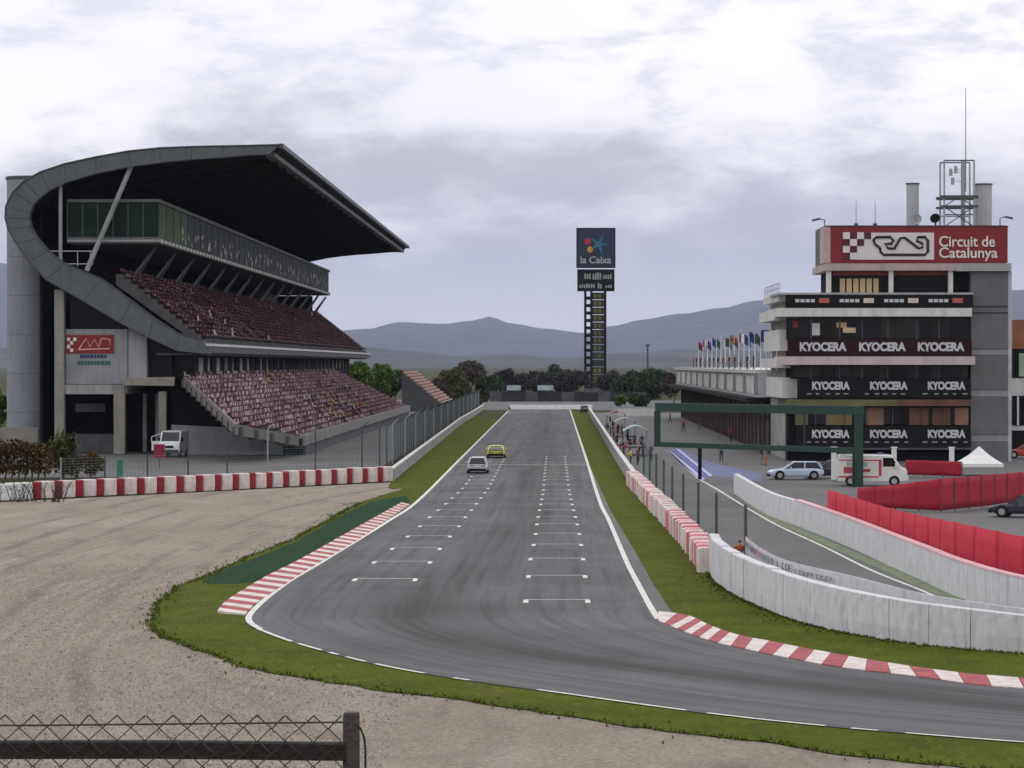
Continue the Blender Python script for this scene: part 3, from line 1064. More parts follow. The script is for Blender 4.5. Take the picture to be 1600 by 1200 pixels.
# outer wall along the grandstand side
ow = thing('trackside_wall', 'long low concrete wall beside the grass verge below the grandstand', 'wall', (-14.2, 300, 0))
for k in range(40):
    y0 = 232 + k * 9.1
    xx = -13.2 - 1.6 * min(1, (y0 - 232) / 220)
    xx1 = -13.2 - 1.6 * min(1, (y0 + 9.1 - 232) / 220)
    bb = MB()
    bb.add([(xx - .2, y0, -.05), (xx + .2, y0, -.05), (xx1 + .2, y0 + 9.06, -.05), (xx1 - .2, y0 + 9.06, -.05), (xx - .12, y0, .85), (xx + .12, y0, .85), (xx1 + .12, y0 + 9.06, .85), (xx1 - .12, y0 + 9.06, .85)],
           [(3, 2, 1, 0), (4, 5, 6, 7), (0, 1, 5, 4), (1, 2, 6, 5), (2, 3, 7, 6), (3, 0, 4, 7)])
    sl = bb.build('wall_section', CONC, ow)
    bb = MB()
    bb.bar((xx + .02, y0, .93), (xx1 + .02, y0 + 9.06, .93), 0.32, 0.16)
    bb.build('coping', OFFW, sl)

# inner pit entry wall (white) with a painted strip at its foot
iwp = catmull([G(1150, 770), G(1200, 802), G(1250, 821), G(1325, 851), G(1400, 885), G(1450, 907), G(1500, 930), G(1600, 962), G(1760, 990)], 6)
iw = thing('pit_entry_wall', 'white painted concrete wall on the far side of the pit entry lane under red fabric', 'wall', iwp[14])
ip = resample(iwp, 3.0)
for i in range(len(ip) - 1):
    bb = MB()
    a, c = ip[i], ip[i + 1]
    d = (c - a).normalized()
    bb.bar(a + Vector((0, 0, 0.68)) + d * 0.02, c + Vector((0, 0, 0.68)) - d * 0.02, 0.34, 1.44)
    bb.build('wall_section', BELT, iw)
PINKTOP = M('pink_wall_top', (0.72, 0.45, 0.48), 0.7, 0.12, 1.0)
for i in range(14, len(ip) - 1):
    bb = MB()
    bb.bar(ip[i] + Vector((0, 0, 1.44)), ip[i + 1] + Vector((0, 0, 1.44)), 0.38, 0.07)
    bb.build('coping', PINKTOP, iw)
PIT = bpy.data.objects['pit_lane']
strip([G(1042, 702), G(1092, 748)] + catmull([G(1121, 764), G(1200, 812), G(1285, 852), G(1362, 890), G(1437, 920), G(1500, 948)], 6), 0.18, -0.03, 'lane_line', WHITE_L, PIT)
strip(catmull([G(1160, 775), G(1205, 808), G(1252, 829), G(1327, 862), G(1400, 893), G(1480, 930), G(1540, 955)], 6), 0.75, -0.032, 'green_painted_strip', M('green_strip_paint', (0.17, 0.21, 0.13), 0.85, 0.3, 1.0, dirt=0.4), PIT)
for j, (a, c, d_, e) in enumerate([((1039, 702), (1045, 702), (1102, 748), (1095, 750)), ((1048, 701), (1054, 701), (1107, 745), (1103, 747)), ((1056, 701), (1061, 701), (1113, 742), (1109, 744))]):
    bb = MB()
    bb.sheet([G(*a), G(*c), G(*d_), G(*e)], -0.03)
    bb.build('painted_stripe', M('pale_blue_stripe', (0.42, 0.42, 0.72), 0.8, 0.2, 2.0) if j != 1 else BLUEP, PIT)
bb = MB()
bb.sheet([G(1062, 701), G(1110, 722), G(1190, 740), G(1190, 752), G(1114, 742)], -0.034)
bb.build('painted_area', M('worn_blue_paint', (0.13, 0.14, 0.26), 0.85, 0.35, 0.8), PIT)

# run-off and barrier beyond the end of the straight
b = MB()
b.sheet([(-40, 586, 0), (40, 586, 0), (70, 760, 0), (-70, 760, 0)], 0.0)
structure(b.build('run_off_area', asphalt_mat('run_off_asphalt', (0.10, 0.10, 0.105))), 'grey asphalt run-off beyond the end of the straight', 'run-off')
ew = thing('end_wall', 'low white barrier crossing the far end of the straight', 'barrier', (-1, 600, 0))
for k in range(9):
    bb = MB()
    x0 = P(796, 640, 600).x + k * 1.92
    bb.prism_yz([(599.7, 0), (600.3, 0), (600.2, 0.95), (599.8, 0.95)], x0, x0 + 1.88)
    bb.build('barrier_section', M('bright_white_barrier', (0.82, 0.82, 0.81), .6, .04, 1), ew)
df = thing('catch_wall', 'dark banded tyre wall and fence across the end of the run-off with two pale banners', 'barrier', (-5, 720, 0))
x = P(765, 600, 725).x
k = 0
while x < P(1000, 600, 725).x:
    bb = MB()
    bb.box(x, 725, 0, x + 3.0, 726, 2.4 + random.uniform(-.2, .2))
    bb.build('panel', M('dark_tyre_wall', (0.03, 0.03, 0.038), 0.9, 0.4, 0.4) if k % 3 else M('grey_tyre_wall', (0.08, 0.08, 0.09), 0.9, 0.4, 0.4), df)
    bb = MB()
    bb.bar((x, 726.5, 0), (x, 726.5, 4.8), 0.12, 0.12)
    bb.build('post', STEEL_D, df)
    x += 3.04
    k += 1
for x0, x1 in ((792, 814), (840, 865)):
    a, c = P(x0, 602, 724.5), P(x1, 610, 724.5)
    bb = MB()
    bb.box(a.x, 724.6, c.z, c.x, 724.8, a.z)
    bb.build('banner', M('pale_teal_banner', (0.33, 0.40, 0.42), 0.7, 0.35, 0.5), df)

def inside(p, poly):
    c = False
    j = len(poly) - 1
    for i in range(len(poly)):
        a, q = poly[i], poly[j]
        if (a[1] > p[1]) != (q[1] > p[1]) and p[0] < (q[0] - a[0]) * (p[1] - a[1]) / (q[1] - a[1]) + a[0]:
            c = not c
        j = i
    return c


# loose stones lying on the near gravel
v_, f_ = [], []
n_st = 0
while n_st < 30000:
    y = 60 + 75 * random.random() ** 1.5
    x = random.uniform(-0.20 * y - 1, 0.17 * y + 1)
    if inside((x, y), [tuple(p) for p in lg + lg_in]) or inside((x, y), [tuple(p) for p in CL] + [tuple(p) for p in reversed(CR)]) or (x > -4 and y > 66):
        continue
    r = random.uniform(0.018, 0.05) * (1.5 if random.random() < .05 else 1)
    k_ = len(v_)
    a_ = random.uniform(0, 6.28)
    for q in range(4):
        t_ = a_ + q * 1.571 + random.uniform(-.3, .3)
        v_.append((x + r * math.cos(t_), y + r * math.sin(t_), -0.035))
    v_.append((x + random.uniform(-.3, .3) * r, y + random.uniform(-.3, .3) * r, -0.03 + r * random.uniform(.7, 1.2)))
    f_ += [(k_, k_ + 1, k_ + 4), (k_ + 1, k_ + 2, k_ + 4), (k_ + 2, k_ + 3, k_ + 4), (k_ + 3, k_, k_ + 4)]
    n_st += 1
tag(MB().add(v_, f_).build('gravel', leaf_mat('stone_tones', (0.16, 0.135, 0.115), (0.46, 0.41, 0.35))), 'loose pale stones scattered over the gravel trap', 'gravel', kind='stuff')

# ---- grass blades along the near verges
def grass(poly, count, ylim, name, label, avoid=None, edge=None, edge_n=0, hmax=0.10):
    xs, ys = [p[0] for p in poly], [p[1] for p in poly]
    v_, f_ = [], []

    def tuft(x, y, h):
        for _ in range(3):
            a = random.uniform(0, math.tau)
            w = 0.035
            lx, ly = random.uniform(-.07, .07), random.uniform(-.07, .07)
            k_ = len(v_)
            v_.extend([(x - w * math.cos(a), y - w * math.sin(a), 0), (x + w * math.cos(a), y + w * math.sin(a), 0), (x + lx, y + ly, h * random.uniform(0.6, 1.1))])
            f_.append((k_, k_ + 1, k_ + 2))
    n = 0
    tries = 0
    while n < count and tries < count * 6:
        tries += 1
        x, y = random.uniform(min(xs), max(xs)), random.uniform(min(ys), min(max(ys), ylim))
        if abs(x) > y * 0.2 + 2 or not inside((x, y), poly):
            continue
        if avoid and any(inside((x, y), q) for q in avoid):
            continue
        if random.random() < (y - 70) / 75:
            continue
        tuft(x, y, random.uniform(0.02, hmax) * (0.6 + 0.8 * max(0, noise.noise(Vector((x * .5, y * .3, 1))) + 0.3)))
        n += 1
    if edge:
        for _ in range(edge_n):
            i_ = random.randrange(len(edge) - 1)
            p = edge[i_].lerp(edge[i_ + 1], random.random())
            if p.y < ylim * 1.3 and abs(p.x) < p.y * 0.2 + 2:
                sp_ = 0.45 if random.random() < .18 else 0.10
                tuft(p.x + random.gauss(0, sp_), p.y + random.gauss(0, sp_ * 1.5), random.uniform(0.03, 0.12))
    o = MB().add(v_, f_).build(name, leaf_mat(name + '_blades', (0.055, 0.078, 0.005), (0.105, 0.130, 0.012)))
    return tag(o, label, 'grass', kind='stuff')


track_poly = [tuple(p) for p in CL] + [tuple(p) for p in reversed(CR)]
astro_poly = [tuple(p) for p in astro_o + astro_i]
lgp = [tuple(p) for p in lg + lg_in]
grass(lgp, 0, 150, 'verge_grass', 'ragged grass blades along the edge of the gravel', [track_poly, astro_poly], lg, 9000, 0.05)
rgp = [tuple(p) for p in WALLB + [G(2100, 1095), G(1600, 1068), G(1375, 1042), G(1225, 1012), G(1110, 984), G(1050, 957), G(990, 858), G(936, 781), Vector((3.0, 596, 0))]]
grass(rgp, 0, 170, 'strip_grass', 'ragged grass blades along the foot of the white tyre wall', None, [p + Vector((0, -0.05, 0)) for p in path], 2600, 0.06)

# =================================================================== MAIN GRANDSTAND
Y0, Y1 = 300.0, 561.0


def S(px, py, Y=Y0):
    p = P(px, py, Y)
    return (p.x, p.z)


gs = thing('grandstand', 'large covered grandstand with curved grey end rib and sweeping dark roof beside the straight', 'grandstand', (S(185, 700)[0], Y0, 0))
outer = [(437, 226), (400, 227), (350, 228), (300, 229), (250, 231), (200, 236), (150, 245), (100, 256), (62, 269), (37, 283), (20, 300), (9, 322), (8, 340), (12, 357), (25, 380), (45, 408), (72, 437), (130, 470), (187, 504), (232, 527), (277, 548), (328, 553)]
inner = [(420, 241), (390, 242), (345, 246), (298, 249), (250, 254), (205, 260), (150, 271), (103, 285), (78, 297), (62, 309), (52, 320), (47, 332), (46, 342), (49, 355), (60, 373), (76, 392), (102, 412), (160, 436), (206, 470), (240, 496), (279, 521), (318, 532)]
n = len(outer)
dzr = 1.25
for i in range(n - 1):
    q = [S(*outer[i]), S(*outer[i + 1]), S(*inner[i + 1]), S(*inner[i])]
    c = (sum(x for x, _ in q) / 4, sum(z for _, z in q) / 4)
    # shallow joint between neighbouring cladding panels
    e0, e1 = Vector(q[1]) - Vector(q[0]), Vector(q[2]) - Vector(q[3])
    g0 = min(0.02, 0.4 * e0.length) / max(e0.length, .01)
    g1 = min(0.02, 0.4 * e1.length) / max(e1.length, .01)
    a0, a1 = Vector(q[0]).lerp(Vector(q[1]), g0), Vector(q[0]).lerp(Vector(q[1]), 1 - g0)
    b0, b1 = Vector(q[3]).lerp(Vector(q[2]), g1), Vector(q[3]).lerp(Vector(q[2]), 1 - g1)
    bb = MB()
    bb.prism_xz([tuple(a0), tuple(a1), tuple(b1), tuple(b0)], Y0 + random.uniform(0, .03), Y0 + dzr)
    bb.build('rib_panel', RIBM, gs)
# raised rims along the rib
bb = MB()
for pts_, r in ((outer, 0.09), (inner, 0.07)):
    bb.path([(S(*p)[0], Y0 - 0.02, S(*p)[1]) for p in pts_], r, 6)
bb.build('rib_rim', STEEL_D, gs)
# roof shell over the whole length
m_out = [Vector(S(*a)).lerp(Vector(S(*c)), 0.06) for a, c in zip(outer, inner)][:17]
m_in = [Vector(S(*a)).lerp(Vector(S(*c)), 0.80) for a, c in zip(outer, inner)][:17]
bb = MB()
bb.prism_xz([tuple(p) for p in m_out] + [tuple(p) for p in reversed(m_in)], Y0 + dzr + 0.01, Y1 - 1.0)
roof = bb.build('roof', ROOFM, gs)
bb = MB()
tipx, tipz = S(437, 226)
bb.box(tipx - 0.1, Y0 + 0.01, tipz - 0.35, tipx + 0.35, Y1, tipz + 0.12)
bb.build('roof_edge', STEEL_D, roof)
gx, gz = S(420, 242)
bb = MB()
bb.box(gx - 0.5, Y0 + dzr + .02, gz - 0.12, gx + 0.5, Y1 - 1.1, gz + 0.35)
bb.build('gutter', M('gutter_grey', (0.13, 0.12, 0.125), 0.6, 0.15, 0.8), roof)
for k in range(1, 27):
    yy = Y0 + k * 9.6
    pts_ = [(S(*p)[0], S(*p)[1]) for p in inner[:13]]
    bb = MB()
    for (xa, za), (xb, zb) in zip(pts_, pts_[1:]):
        bb.bar((xa, yy, za - .15), (xb, yy, zb - .15), 0.35, 0.7)
    bb.build('roof_beam', ROOFM, roof)
bb = MB()
q = [Vector(S(*a)) for a in outer[:17]] + [Vector(S(*a)) for a in reversed(inner[:17])]
bb.prism_xz([tuple(p) for p in q], Y1 - 0.98, Y1)
bb.build('far_rib', RIBM, gs)


def tier(back, front, rows, ya, yb, name):
    """stepped concrete terrace; returns the row list (x, z)"""
    xb, zb = back
    xf, zf = front
    dx, dz = (xf - xb) / rows, (zf - zb) / rows
    poly, rowlist = [], []
    for r in range(rows):
        x0, z0_ = xb + dx * r, zb + dz * r
        poly += [(x0, z0_), (x0 + dx, z0_)]
        rowlist.append((x0, z0_, dx))
    poly += [(xf, zf + dz * 0.9), (xb, zb - 1.1)]
    bb_ = MB()
    bb_.prism_xz(poly, ya, yb)
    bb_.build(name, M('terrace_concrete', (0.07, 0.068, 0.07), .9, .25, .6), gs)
    return rowlist


def seats(rowlist, ya, yb, white_share, name, label, mats, aisle=13.0, skip=0.02, starts=None):
    bb_ = MB()
    pitch = 0.52
    for ri_, (x0, z0_, dx) in enumerate(rowlist):
        y = ya if starts is None else ya + math.ceil((starts[ri_] + .5 - ya) / pitch) * pitch
        while y < yb:
            ph = (y - ya) % aisle
            if ph < 1.1 or random.random() < skip:
                y += pitch
                continue
            w = 1 if random.random() < white_share((y - ya) / (yb - ya), x0) else 0
            h = 0.44
            xs_ = x0 + 0.10
            # backrest
            bb_.add([(xs_, y, z0_ + .30), (xs_, y + .44, z0_ + .30), (xs_ + .06, y + .44, z0_ + .30), (xs_ + .06, y, z0_ + .30),
                     (xs_ - .06, y, z0_ + .74), (xs_ - .06, y + .44, z0_ + .74), (xs_, y + .44, z0_ + .74), (xs_, y, z0_ + .74)],
                    [(3, 2, 6, 7), (7, 6, 5, 4), (0, 3, 7, 4), (0, 4, 5, 1)], w)
            # pan
            bb_.add([(xs_ + .04, y, z0_ + .40), (xs_ + .04, y + .44, z0_ + .40), (xs_ + .46, y + .44, z0_ + .44), (xs_ + .46, y, z0_ + .44),
                     (xs_ + .04, y, z0_ + .32), (xs_ + .44, y, z0_ + .32), (xs_ + .44, y + .44, z0_ + .32)],
                    [(0, 3, 2, 1), (3, 5, 6, 2), (0, 4, 5, 3)], w)
            y += pitch
    o = bb_.build(name, mats, gs)
    tag(o, label, kind='stuff')
    return o


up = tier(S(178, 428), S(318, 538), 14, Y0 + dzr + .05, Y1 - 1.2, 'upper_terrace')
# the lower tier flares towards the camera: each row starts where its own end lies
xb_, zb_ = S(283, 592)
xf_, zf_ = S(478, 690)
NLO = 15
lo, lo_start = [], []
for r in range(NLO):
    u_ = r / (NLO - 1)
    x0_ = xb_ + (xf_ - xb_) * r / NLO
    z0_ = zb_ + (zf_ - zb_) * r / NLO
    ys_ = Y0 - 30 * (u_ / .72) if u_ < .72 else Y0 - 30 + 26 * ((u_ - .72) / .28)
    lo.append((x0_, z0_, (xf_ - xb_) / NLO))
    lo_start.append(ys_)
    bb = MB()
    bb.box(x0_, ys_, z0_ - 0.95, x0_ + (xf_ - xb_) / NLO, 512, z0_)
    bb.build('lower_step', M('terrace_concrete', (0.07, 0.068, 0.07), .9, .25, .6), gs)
seats(up, Y0 + 2, Y1 - 2, lambda q, x: 0.20 if q < 0.25 else 0.04, 'upper_seats', 'rows of red and pale seats coloured as shaded on the upper tier', [M('seat_red_shaded', (0.048, 0.010, 0.014), .8, .4, .9, spec=.1), M('seat_pale_shaded', (0.24, 0.15, 0.16), .8, .3, .9, spec=.1)])  # upper seat colours darkened to hold the shade under the roof
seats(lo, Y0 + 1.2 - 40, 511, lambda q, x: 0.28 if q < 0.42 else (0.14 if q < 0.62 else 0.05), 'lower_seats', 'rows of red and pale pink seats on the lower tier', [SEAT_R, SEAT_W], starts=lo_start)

# upper tier parapet
fx, fz = S(328, 540)
bb = MB()
bb.box(fx - 0.55, Y0 + .3, fz - 0.75, fx - 0.05, Y1 - 1.2, fz - 0.05)
par = bb.build('parapet', CONC_D, gs)
bb = MB()
bb.box(fx - 0.65, Y0 + .3, fz - 0.045, fx + 0.05, Y1 - 1.2, fz + 0.22)
bb.build('coping', OFFW, par)
bb = MB()
for zz in (0.7, 1.15):
    bb.bar((fx - .5, Y0 + 1, fz + zz), (fx - .5, Y1 - 2, fz + zz), 0.05, 0.05)
for k in range(86):
    bb.bar((fx - .5, Y0 + 1 + k * 3, fz + .22), (fx - .5, Y0 + 1 + k * 3, fz + 1.15), 0.05, 0.05)
bb.build('handrail', STEEL_D, gs)
# slab below the upper tier and the concourse wall behind the lower tier
ux, uz = S(178, 428)
bb = MB()
x_a, z_a = S(240, 548)
bb.box(x_a, Y0 + 2, fz - 1.0, fx - 0.6, Y1 - 1.5, fz - 0.76)
bb.build('concourse_ceiling', CONC_D, gs)
lx, lz = S(283, 592)
bb = MB()
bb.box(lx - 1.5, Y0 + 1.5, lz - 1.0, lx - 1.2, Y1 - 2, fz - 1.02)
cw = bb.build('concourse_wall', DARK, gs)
for k in range(30):
    yy = Y0 + 6 + k * 8.2
    bb = MB()
    bb.box(lx - 1.17, yy, lz + 0.75, lx - 1.05, yy + (5.0 if k % 3 else 3.0), fz - 1.2)
    bb.build('concourse_window', OFFW if k % 4 != 1 else M('grey_panel', (0.25, 0.26, 0.27), 0.6, 0.2, 0.4), gs)
    bb = MB()
    bb.box(lx - 0.2, yy - 2.0, lz - 0.3, lx + 0.3, yy - 1.5, fz - 1.02)
    bb.build('concourse_column', CONC_D, gs)

# glazed hospitality box hung under the roof
bx, bz1 = S(243, 315)
_, bz0 = S(243, 371)
YB = 532.0
xl, _ = S(100, 315)
bb = MB()
bb.box(xl, Y0 + 2.2, bz0 - 0.55, bx + 0.15, YB, bz0 - 0.02)
flo = bb.build('box_floor', CONC_D, gs)
bb = MB()
bb.box(xl, Y0 + 2.2, bz1 + 0.02, bx + 0.1, YB, bz1 + 0.4)
bb.build('box_roof', RIBM, gs)
bb = MB()
bb.box(xl - .2, Y0 + 2.4, bz0, bx - 0.5, YB - .2, bz1)
bb.build('box_interior', DARK, gs)
PEOPLE_PALE = M('pale_figures', (0.6, 0.58, 0.55), 0.8, 0.5, 1.5)
GL = [M('glass_green_a', (0.012, 0.026, 0.017), 0.5, 0.4, 0.3, spec=0.06), M('glass_green_b', (0.050, 0.080, 0.020), 0.5, 0.7, 0.5, spec=0.06), M('glass_green_c', (0.013, 0.017, 0.014), 0.5, 0.5, 0.5, spec=0.06)]
k = 0
y = Y0 + 2.3
while y < YB - 6:
    bb = MB()
    bb.box(bx - 0.1, y + .06, bz0 + .05, bx - 0.03, y + 5.94, bz1 - .05)
    bb.build('glass_panel', GL[0 if k % 5 == 4 else (1 if k < 4 else 2)], gs)
    bb = MB()
    bb.box(bx - .12, y - .05, bz0, bx + 0.0, y + 0.05, bz1)
    bb.build('mullion', BLACK, gs)
    if k % 1 == 0:
        for yo in (.3, 3.3):
            bb = MB()
            bb.box(bx + 0.16, y + yo, bz0 - 0.42, bx + 0.22, y + yo + 1.9, bz0 - 0.08)
            bb.build('fascia_panel', OFFW, flo)
    if k > 2:
        for _ in range(random.choice((1, 2, 3, 4))):
            yy = y + random.uniform(.3, 5.0)
            bb = MB()
            zz = bz0 + random.uniform(0.1, 1.9)
            bb.box(bx - 0.028, yy, zz, bx - 0.015, yy + random.uniform(.3, .9), zz + random.uniform(.25, .8))
            bb.build('pale_patch', PEOPLE_PALE, gs)  # pale patches on the glass standing for people and white things inside
    y += 6.0
    k += 1
for j in range(6):
    x0 = xl + (bx - xl) * j / 6
    bb = MB()
    bb.box(x0 + .05, Y0 + 2.15, bz0 + .05, x0 + (bx - xl) / 6 - .05, Y0 + 2.22, bz1 - .05)
    bb.build('glass_panel', GL[0], gs)
    bb = MB()
    bb.bar((x0, Y0 + 2.1, bz0 - .5), (x0, Y0 + 2.1, bz1 + .4), 0.1, 0.12)
    bb.build('mullion', STEEL_D, gs)
for zz, m_ in ((bz0 - .25, CONC), (bz0 + .02, RIBM), (bz1 + .2, RIBM)):
    bb = MB()
    bb.box(xl, Y0 + 2.0, zz - .14, bx + .2, Y0 + 2.09, zz + .12)
    bb.build('trim', m_, gs)
# A-shaped struts between the back of the upper tier and the box
for k in range(15):
    yy = Y0 + 10 + k * 16.5
    bb = MB()
    for s_ in (-1.3, 1.3):
        bb.bar((ux + 0.9, yy + s_, uz + .3), (bx - 1.4, yy, bz0 - .6), 0.26, 0.26)
    bb.build('strut', M('strut_shaded', (0.11, 0.115, 0.125), 0.6, 0.2, 1.0), gs)  # strut colour darkened for the shadow beneath the glazed box
# back wall and inner floor close the building
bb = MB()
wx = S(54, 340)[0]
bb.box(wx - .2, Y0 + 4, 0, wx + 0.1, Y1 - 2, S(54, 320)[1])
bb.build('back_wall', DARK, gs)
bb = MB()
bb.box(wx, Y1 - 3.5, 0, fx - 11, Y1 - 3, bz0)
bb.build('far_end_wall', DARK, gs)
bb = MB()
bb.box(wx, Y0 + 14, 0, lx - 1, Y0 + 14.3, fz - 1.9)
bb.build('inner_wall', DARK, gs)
# slender struts in the open end
for a, c, r in (((93, 286), (93, 416), 0.2), ((205, 259), (134, 418), 0.26)):
    pa, pc = S(*a), S(*c)
    bb = MB()
    bb.tube((pa[0], Y0 + .6, pa[1] + .2), (pc[0], Y0 + .6, pc[1] - .3), r, r, 10)
    bb.build('end_strut', CONC, gs)
bb = MB()
for a, c in (((62, 392), (145, 392)), ((62, 412), (145, 412))):
    pa, pc = S(*a), S(*c)
    bb.bar((pa[0], Y0 + .5, pa[1]), (pc[0], Y0 + .5, pc[1]), 0.1, 0.1)
for px in (66, 93, 120, 140):
    pa, pc = S(px, 392), S(px, 416)
    bb.bar((pa[0], Y0 + .5, pa[1]), (pa[0], Y0 + .5, pc[1]), 0.08, 0.08)
bb.build('guard_rail', STEEL, gs)

# end wall panel with the red sign
zt = S(0, 610)[1]
W1 = M('end_wall_grey', (0.25, 0.26, 0.27), 0.8, 0.12, 0.5, 0.1, dirt=0.45)
bb = MB()
bb.prism_xz([S(99, 514), S(196, 514), S(196, 600), S(99, 600)], Y0 + 1.4, Y0 + 3)
ew_ = bb.build('end_wall', W1, gs)
bb = MB()
bb.prism_xz([S(197, 508), S(226, 524), S(226, 590), S(197, 590)], Y0 + 1.5, Y0 + 3)
bb.build('end_wall', M('end_wall_light', (0.30, 0.30, 0.32), 0.8, 0.12, 0.5, 0.1, dirt=0.4), gs)
bb = MB()
bb.prism_xz([S(104, 452), S(150, 483), S(196, 508), S(196, 513), S(104, 513)], Y0 + 2.2, Y0 + 2.4)
bb.build('dark_opening', GLASS_D, gs)
bb = MB()
bb.prism_xz([S(226, 526), S(262, 545), S(300, 556), S(300, 590), S(226, 590)], Y0 + 3.0, Y0 + 3.2)
bb.build('dark_opening', GLASS_D, gs)
bb = MB()
bb.prism_xz([S(98, 601), S(196, 601), S(196, 616), S(98, 616)], Y0 + 1.1, Y0 + 14)
bb.build('end_beam', CONC, gs)
for a, c, w, m_ in (((83, 452), (98, 668), 0, CONC_W), ((176, 602), (193, 716), 0, CONC_W), ((246, 612), (258, 712), 0, CONC_W)):
    pa, pc = S(*a), S(*c)
    bb = MB()
    bb.box(pa[0], Y0 + 0.7, 0, pc[0], Y0 + 1.8, pa[1])
    bb.build('column', m_, gs)
for px0 in (206, 226):
    pa, pc = S(px0, 616), S(px0 + 6, 712)
    bb = MB()
    bb.box(pa[0], Y0 + 8, 0, pc[0], Y0 + 8.6, pa[1])
    bb.build('column', CONC, gs)
bb = MB()
pa, pc = S(103, 632), S(150, 645)
bb.box(pa[0], Y0 + 6, pc[1], pc[0], Y0 + 6.5, pa[1])
bb.build('inner_beam', CONC_D, gs)
bb = MB()
pa, pc = S(104, 680), S(180, 716)
bb.box(pa[0], Y0 + 5, 0, pc[0], Y0 + 5.3, pa[1])
bb.build('low_wall', CONC_D, gs)
# lower tier side beam: level landing, then a stringer following the flared end of the rows
bb = MB()
bb.prism_xz([S(193, 590), S(272, 589), S(272, 603), S(193, 602)], Y0 + .1, Y0 + .7)
bb.build('side_beam', CONC_W, gs)
SBM = M('stringer_concrete', (0.17, 0.16, 0.145), .85, .2, .7, dirt=.5)
for r in range(NLO - 1):
    (xa_, za_, _), (xc_, zc_, _) = lo[r], lo[r + 1]
    bb = MB()
    bb.bar((xa_ + .4, lo_start[r] - .25, za_ - .25), (xc_ + .4, lo_start[r + 1] - .25, zc_ - .25), .3, 1.0)
    bb.build('stringer', SBM, gs)
bb = MB()
bb.prism_xz([S(266, 664), S(352, 668), S(440, 697), S(440, 712), S(266, 712)], Y0 + .9, Y0 + 1.3)
bb.build('side_wall', W1, gs)
bb = MB()
bb.prism_xz([S(262, 604), S(352, 660), S(352, 668), S(262, 668)], Y0 + 4.0, Y0 + 4.2)
bb.build('dark_opening', DARK, gs)  # dark sheet standing for the shade in the opening under the tier
# front wall under the lower tier with dark openings
lfx, lfz = S(478, 690)
bb = MB()
bb.box(lfx - .35, Y0 + .6, 0, lfx - .05, 512, lfz - 0.35)
bb.build('front_wall', CONC_D, gs)
bb = MB()
bb.box(lfx - .4, Y0 - 4, lfz - .3, lfx + .25, 512, lfz + .75)
bb.build('front_parapet', M('front_parapet_grey', (0.22, 0.22, 0.21), 0.8, 0.15, 0.5, dirt=0.5), gs)
# red sign with chequers and a track outline, small wordmarks below
sg = S(100, 523)
sg1 = S(175, 552)
bb = MB()
bb.box(sg[0], Y0 + 1.30, sg1[1], sg1[0], Y0 + 1.38, sg[1])
sgn = bb.build('wall_sign', RED, gs)
w_, h_ = sg1[0] - sg[0], sg[1] - sg1[1]
for cx_, cz_ in ((0, 3), (1, 2), (0, 1), (2, 3), (1, 0)):
    bb = MB()
    bb.box(sg[0] + .1 + cx_ * .33, Y0 + 1.27, sg1[1] + .15 + cz_ * .38, sg[0] + .1 + cx_ * .33 + .31, Y0 + 1.299, sg1[1] + .15 + cz_ * .38 + .36)
    bb.build('chequer', WHITE, sgn)
bb = MB()
bb.path([(sg[0] + u * w_, Y0 + 1.28, sg1[1] + t * h_) for u, t in ((.26, .2), (.42, .8), (.5, .35), (.6, .75), (.68, .3), (.74, .8), (.92, .75), (.92, .25), (.26, .2))], 0.07, 6)
bb.build('sign_outline', M('sign_pink_line', (0.75, 0.45, 0.45), 0.6, 0.1, 2.0), sgn)
for (px0, px1, py0, py1, m_) in ((122, 164, 554, 559, M('navy_lettering', (0.03, 0.035, 0.12), 0.6)), (118, 170, 564, 570, M('green_lettering', (0.02, 0.10, 0.10), 0.6))):
    x = px0
    while x < px1:
        wd = random.choice((3, 4, 5))
        a, c = S(x, py0), S(x + wd, py1)
        bb = MB()
        bb.box(a[0], Y0 + 1.33, c[1], c[0], Y0 + 1.38, a[1])
        bb.build('sign_lettering', m_, ew_)
        x += wd + 1.5
# seated spectators and a dark block of covered seats on the lower tier come with the people
# round stair tower
sx_, sz_ = S(47, 281, 312)
tw_ = thing('stair_tower', 'tall round grey concrete stair tower behind the end of the grandstand', 'tower', (sx_, 312, 0))
r_ = (S(83, 500, 312)[0] - S(11, 500, 312)[0]) / 2
ringz = [0, 4.2, 8.4, 12.6, 16.8, 21.0, 25.2, sz_]
for i in range(7):
    bb = MB()
    bb.tube((sx_, 312, ringz[i] + .02), (sx_, 312, ringz[i + 1] - .02), r_, r_, 40)
    bb.build('tower_ring', M('tower_concrete', (0.25, 0.26, 0.29), 0.8, 0.10, 0.5, 0.1, dirt=0.35), tw_, smooth=False)
bb = MB()
bb.tube((sx_, 312, .1), (sx_, 312, sz_ - .1), r_ - .05, r_ - .05, 40)
bb.build('tower_core', CONC_D, tw_)
bb = MB()
bb.tube((sx_, 312, sz_), (sx_, 312, sz_ + .3), r_ + .12, r_ + .12, 40)
bb.build('tower_cap', CONC_D, tw_)
lwx0, lwx1 = S(8, 665, 309)[0], S(70, 665, 309)[0]
bb = MB()
bb.box(lwx0, 305, 0, lwx1, 305.4, S(0, 668, 305)[1])
tag(bb.build('low_wall', CONC_W), 'low pale wall at the foot of the round stair tower', 'wall')

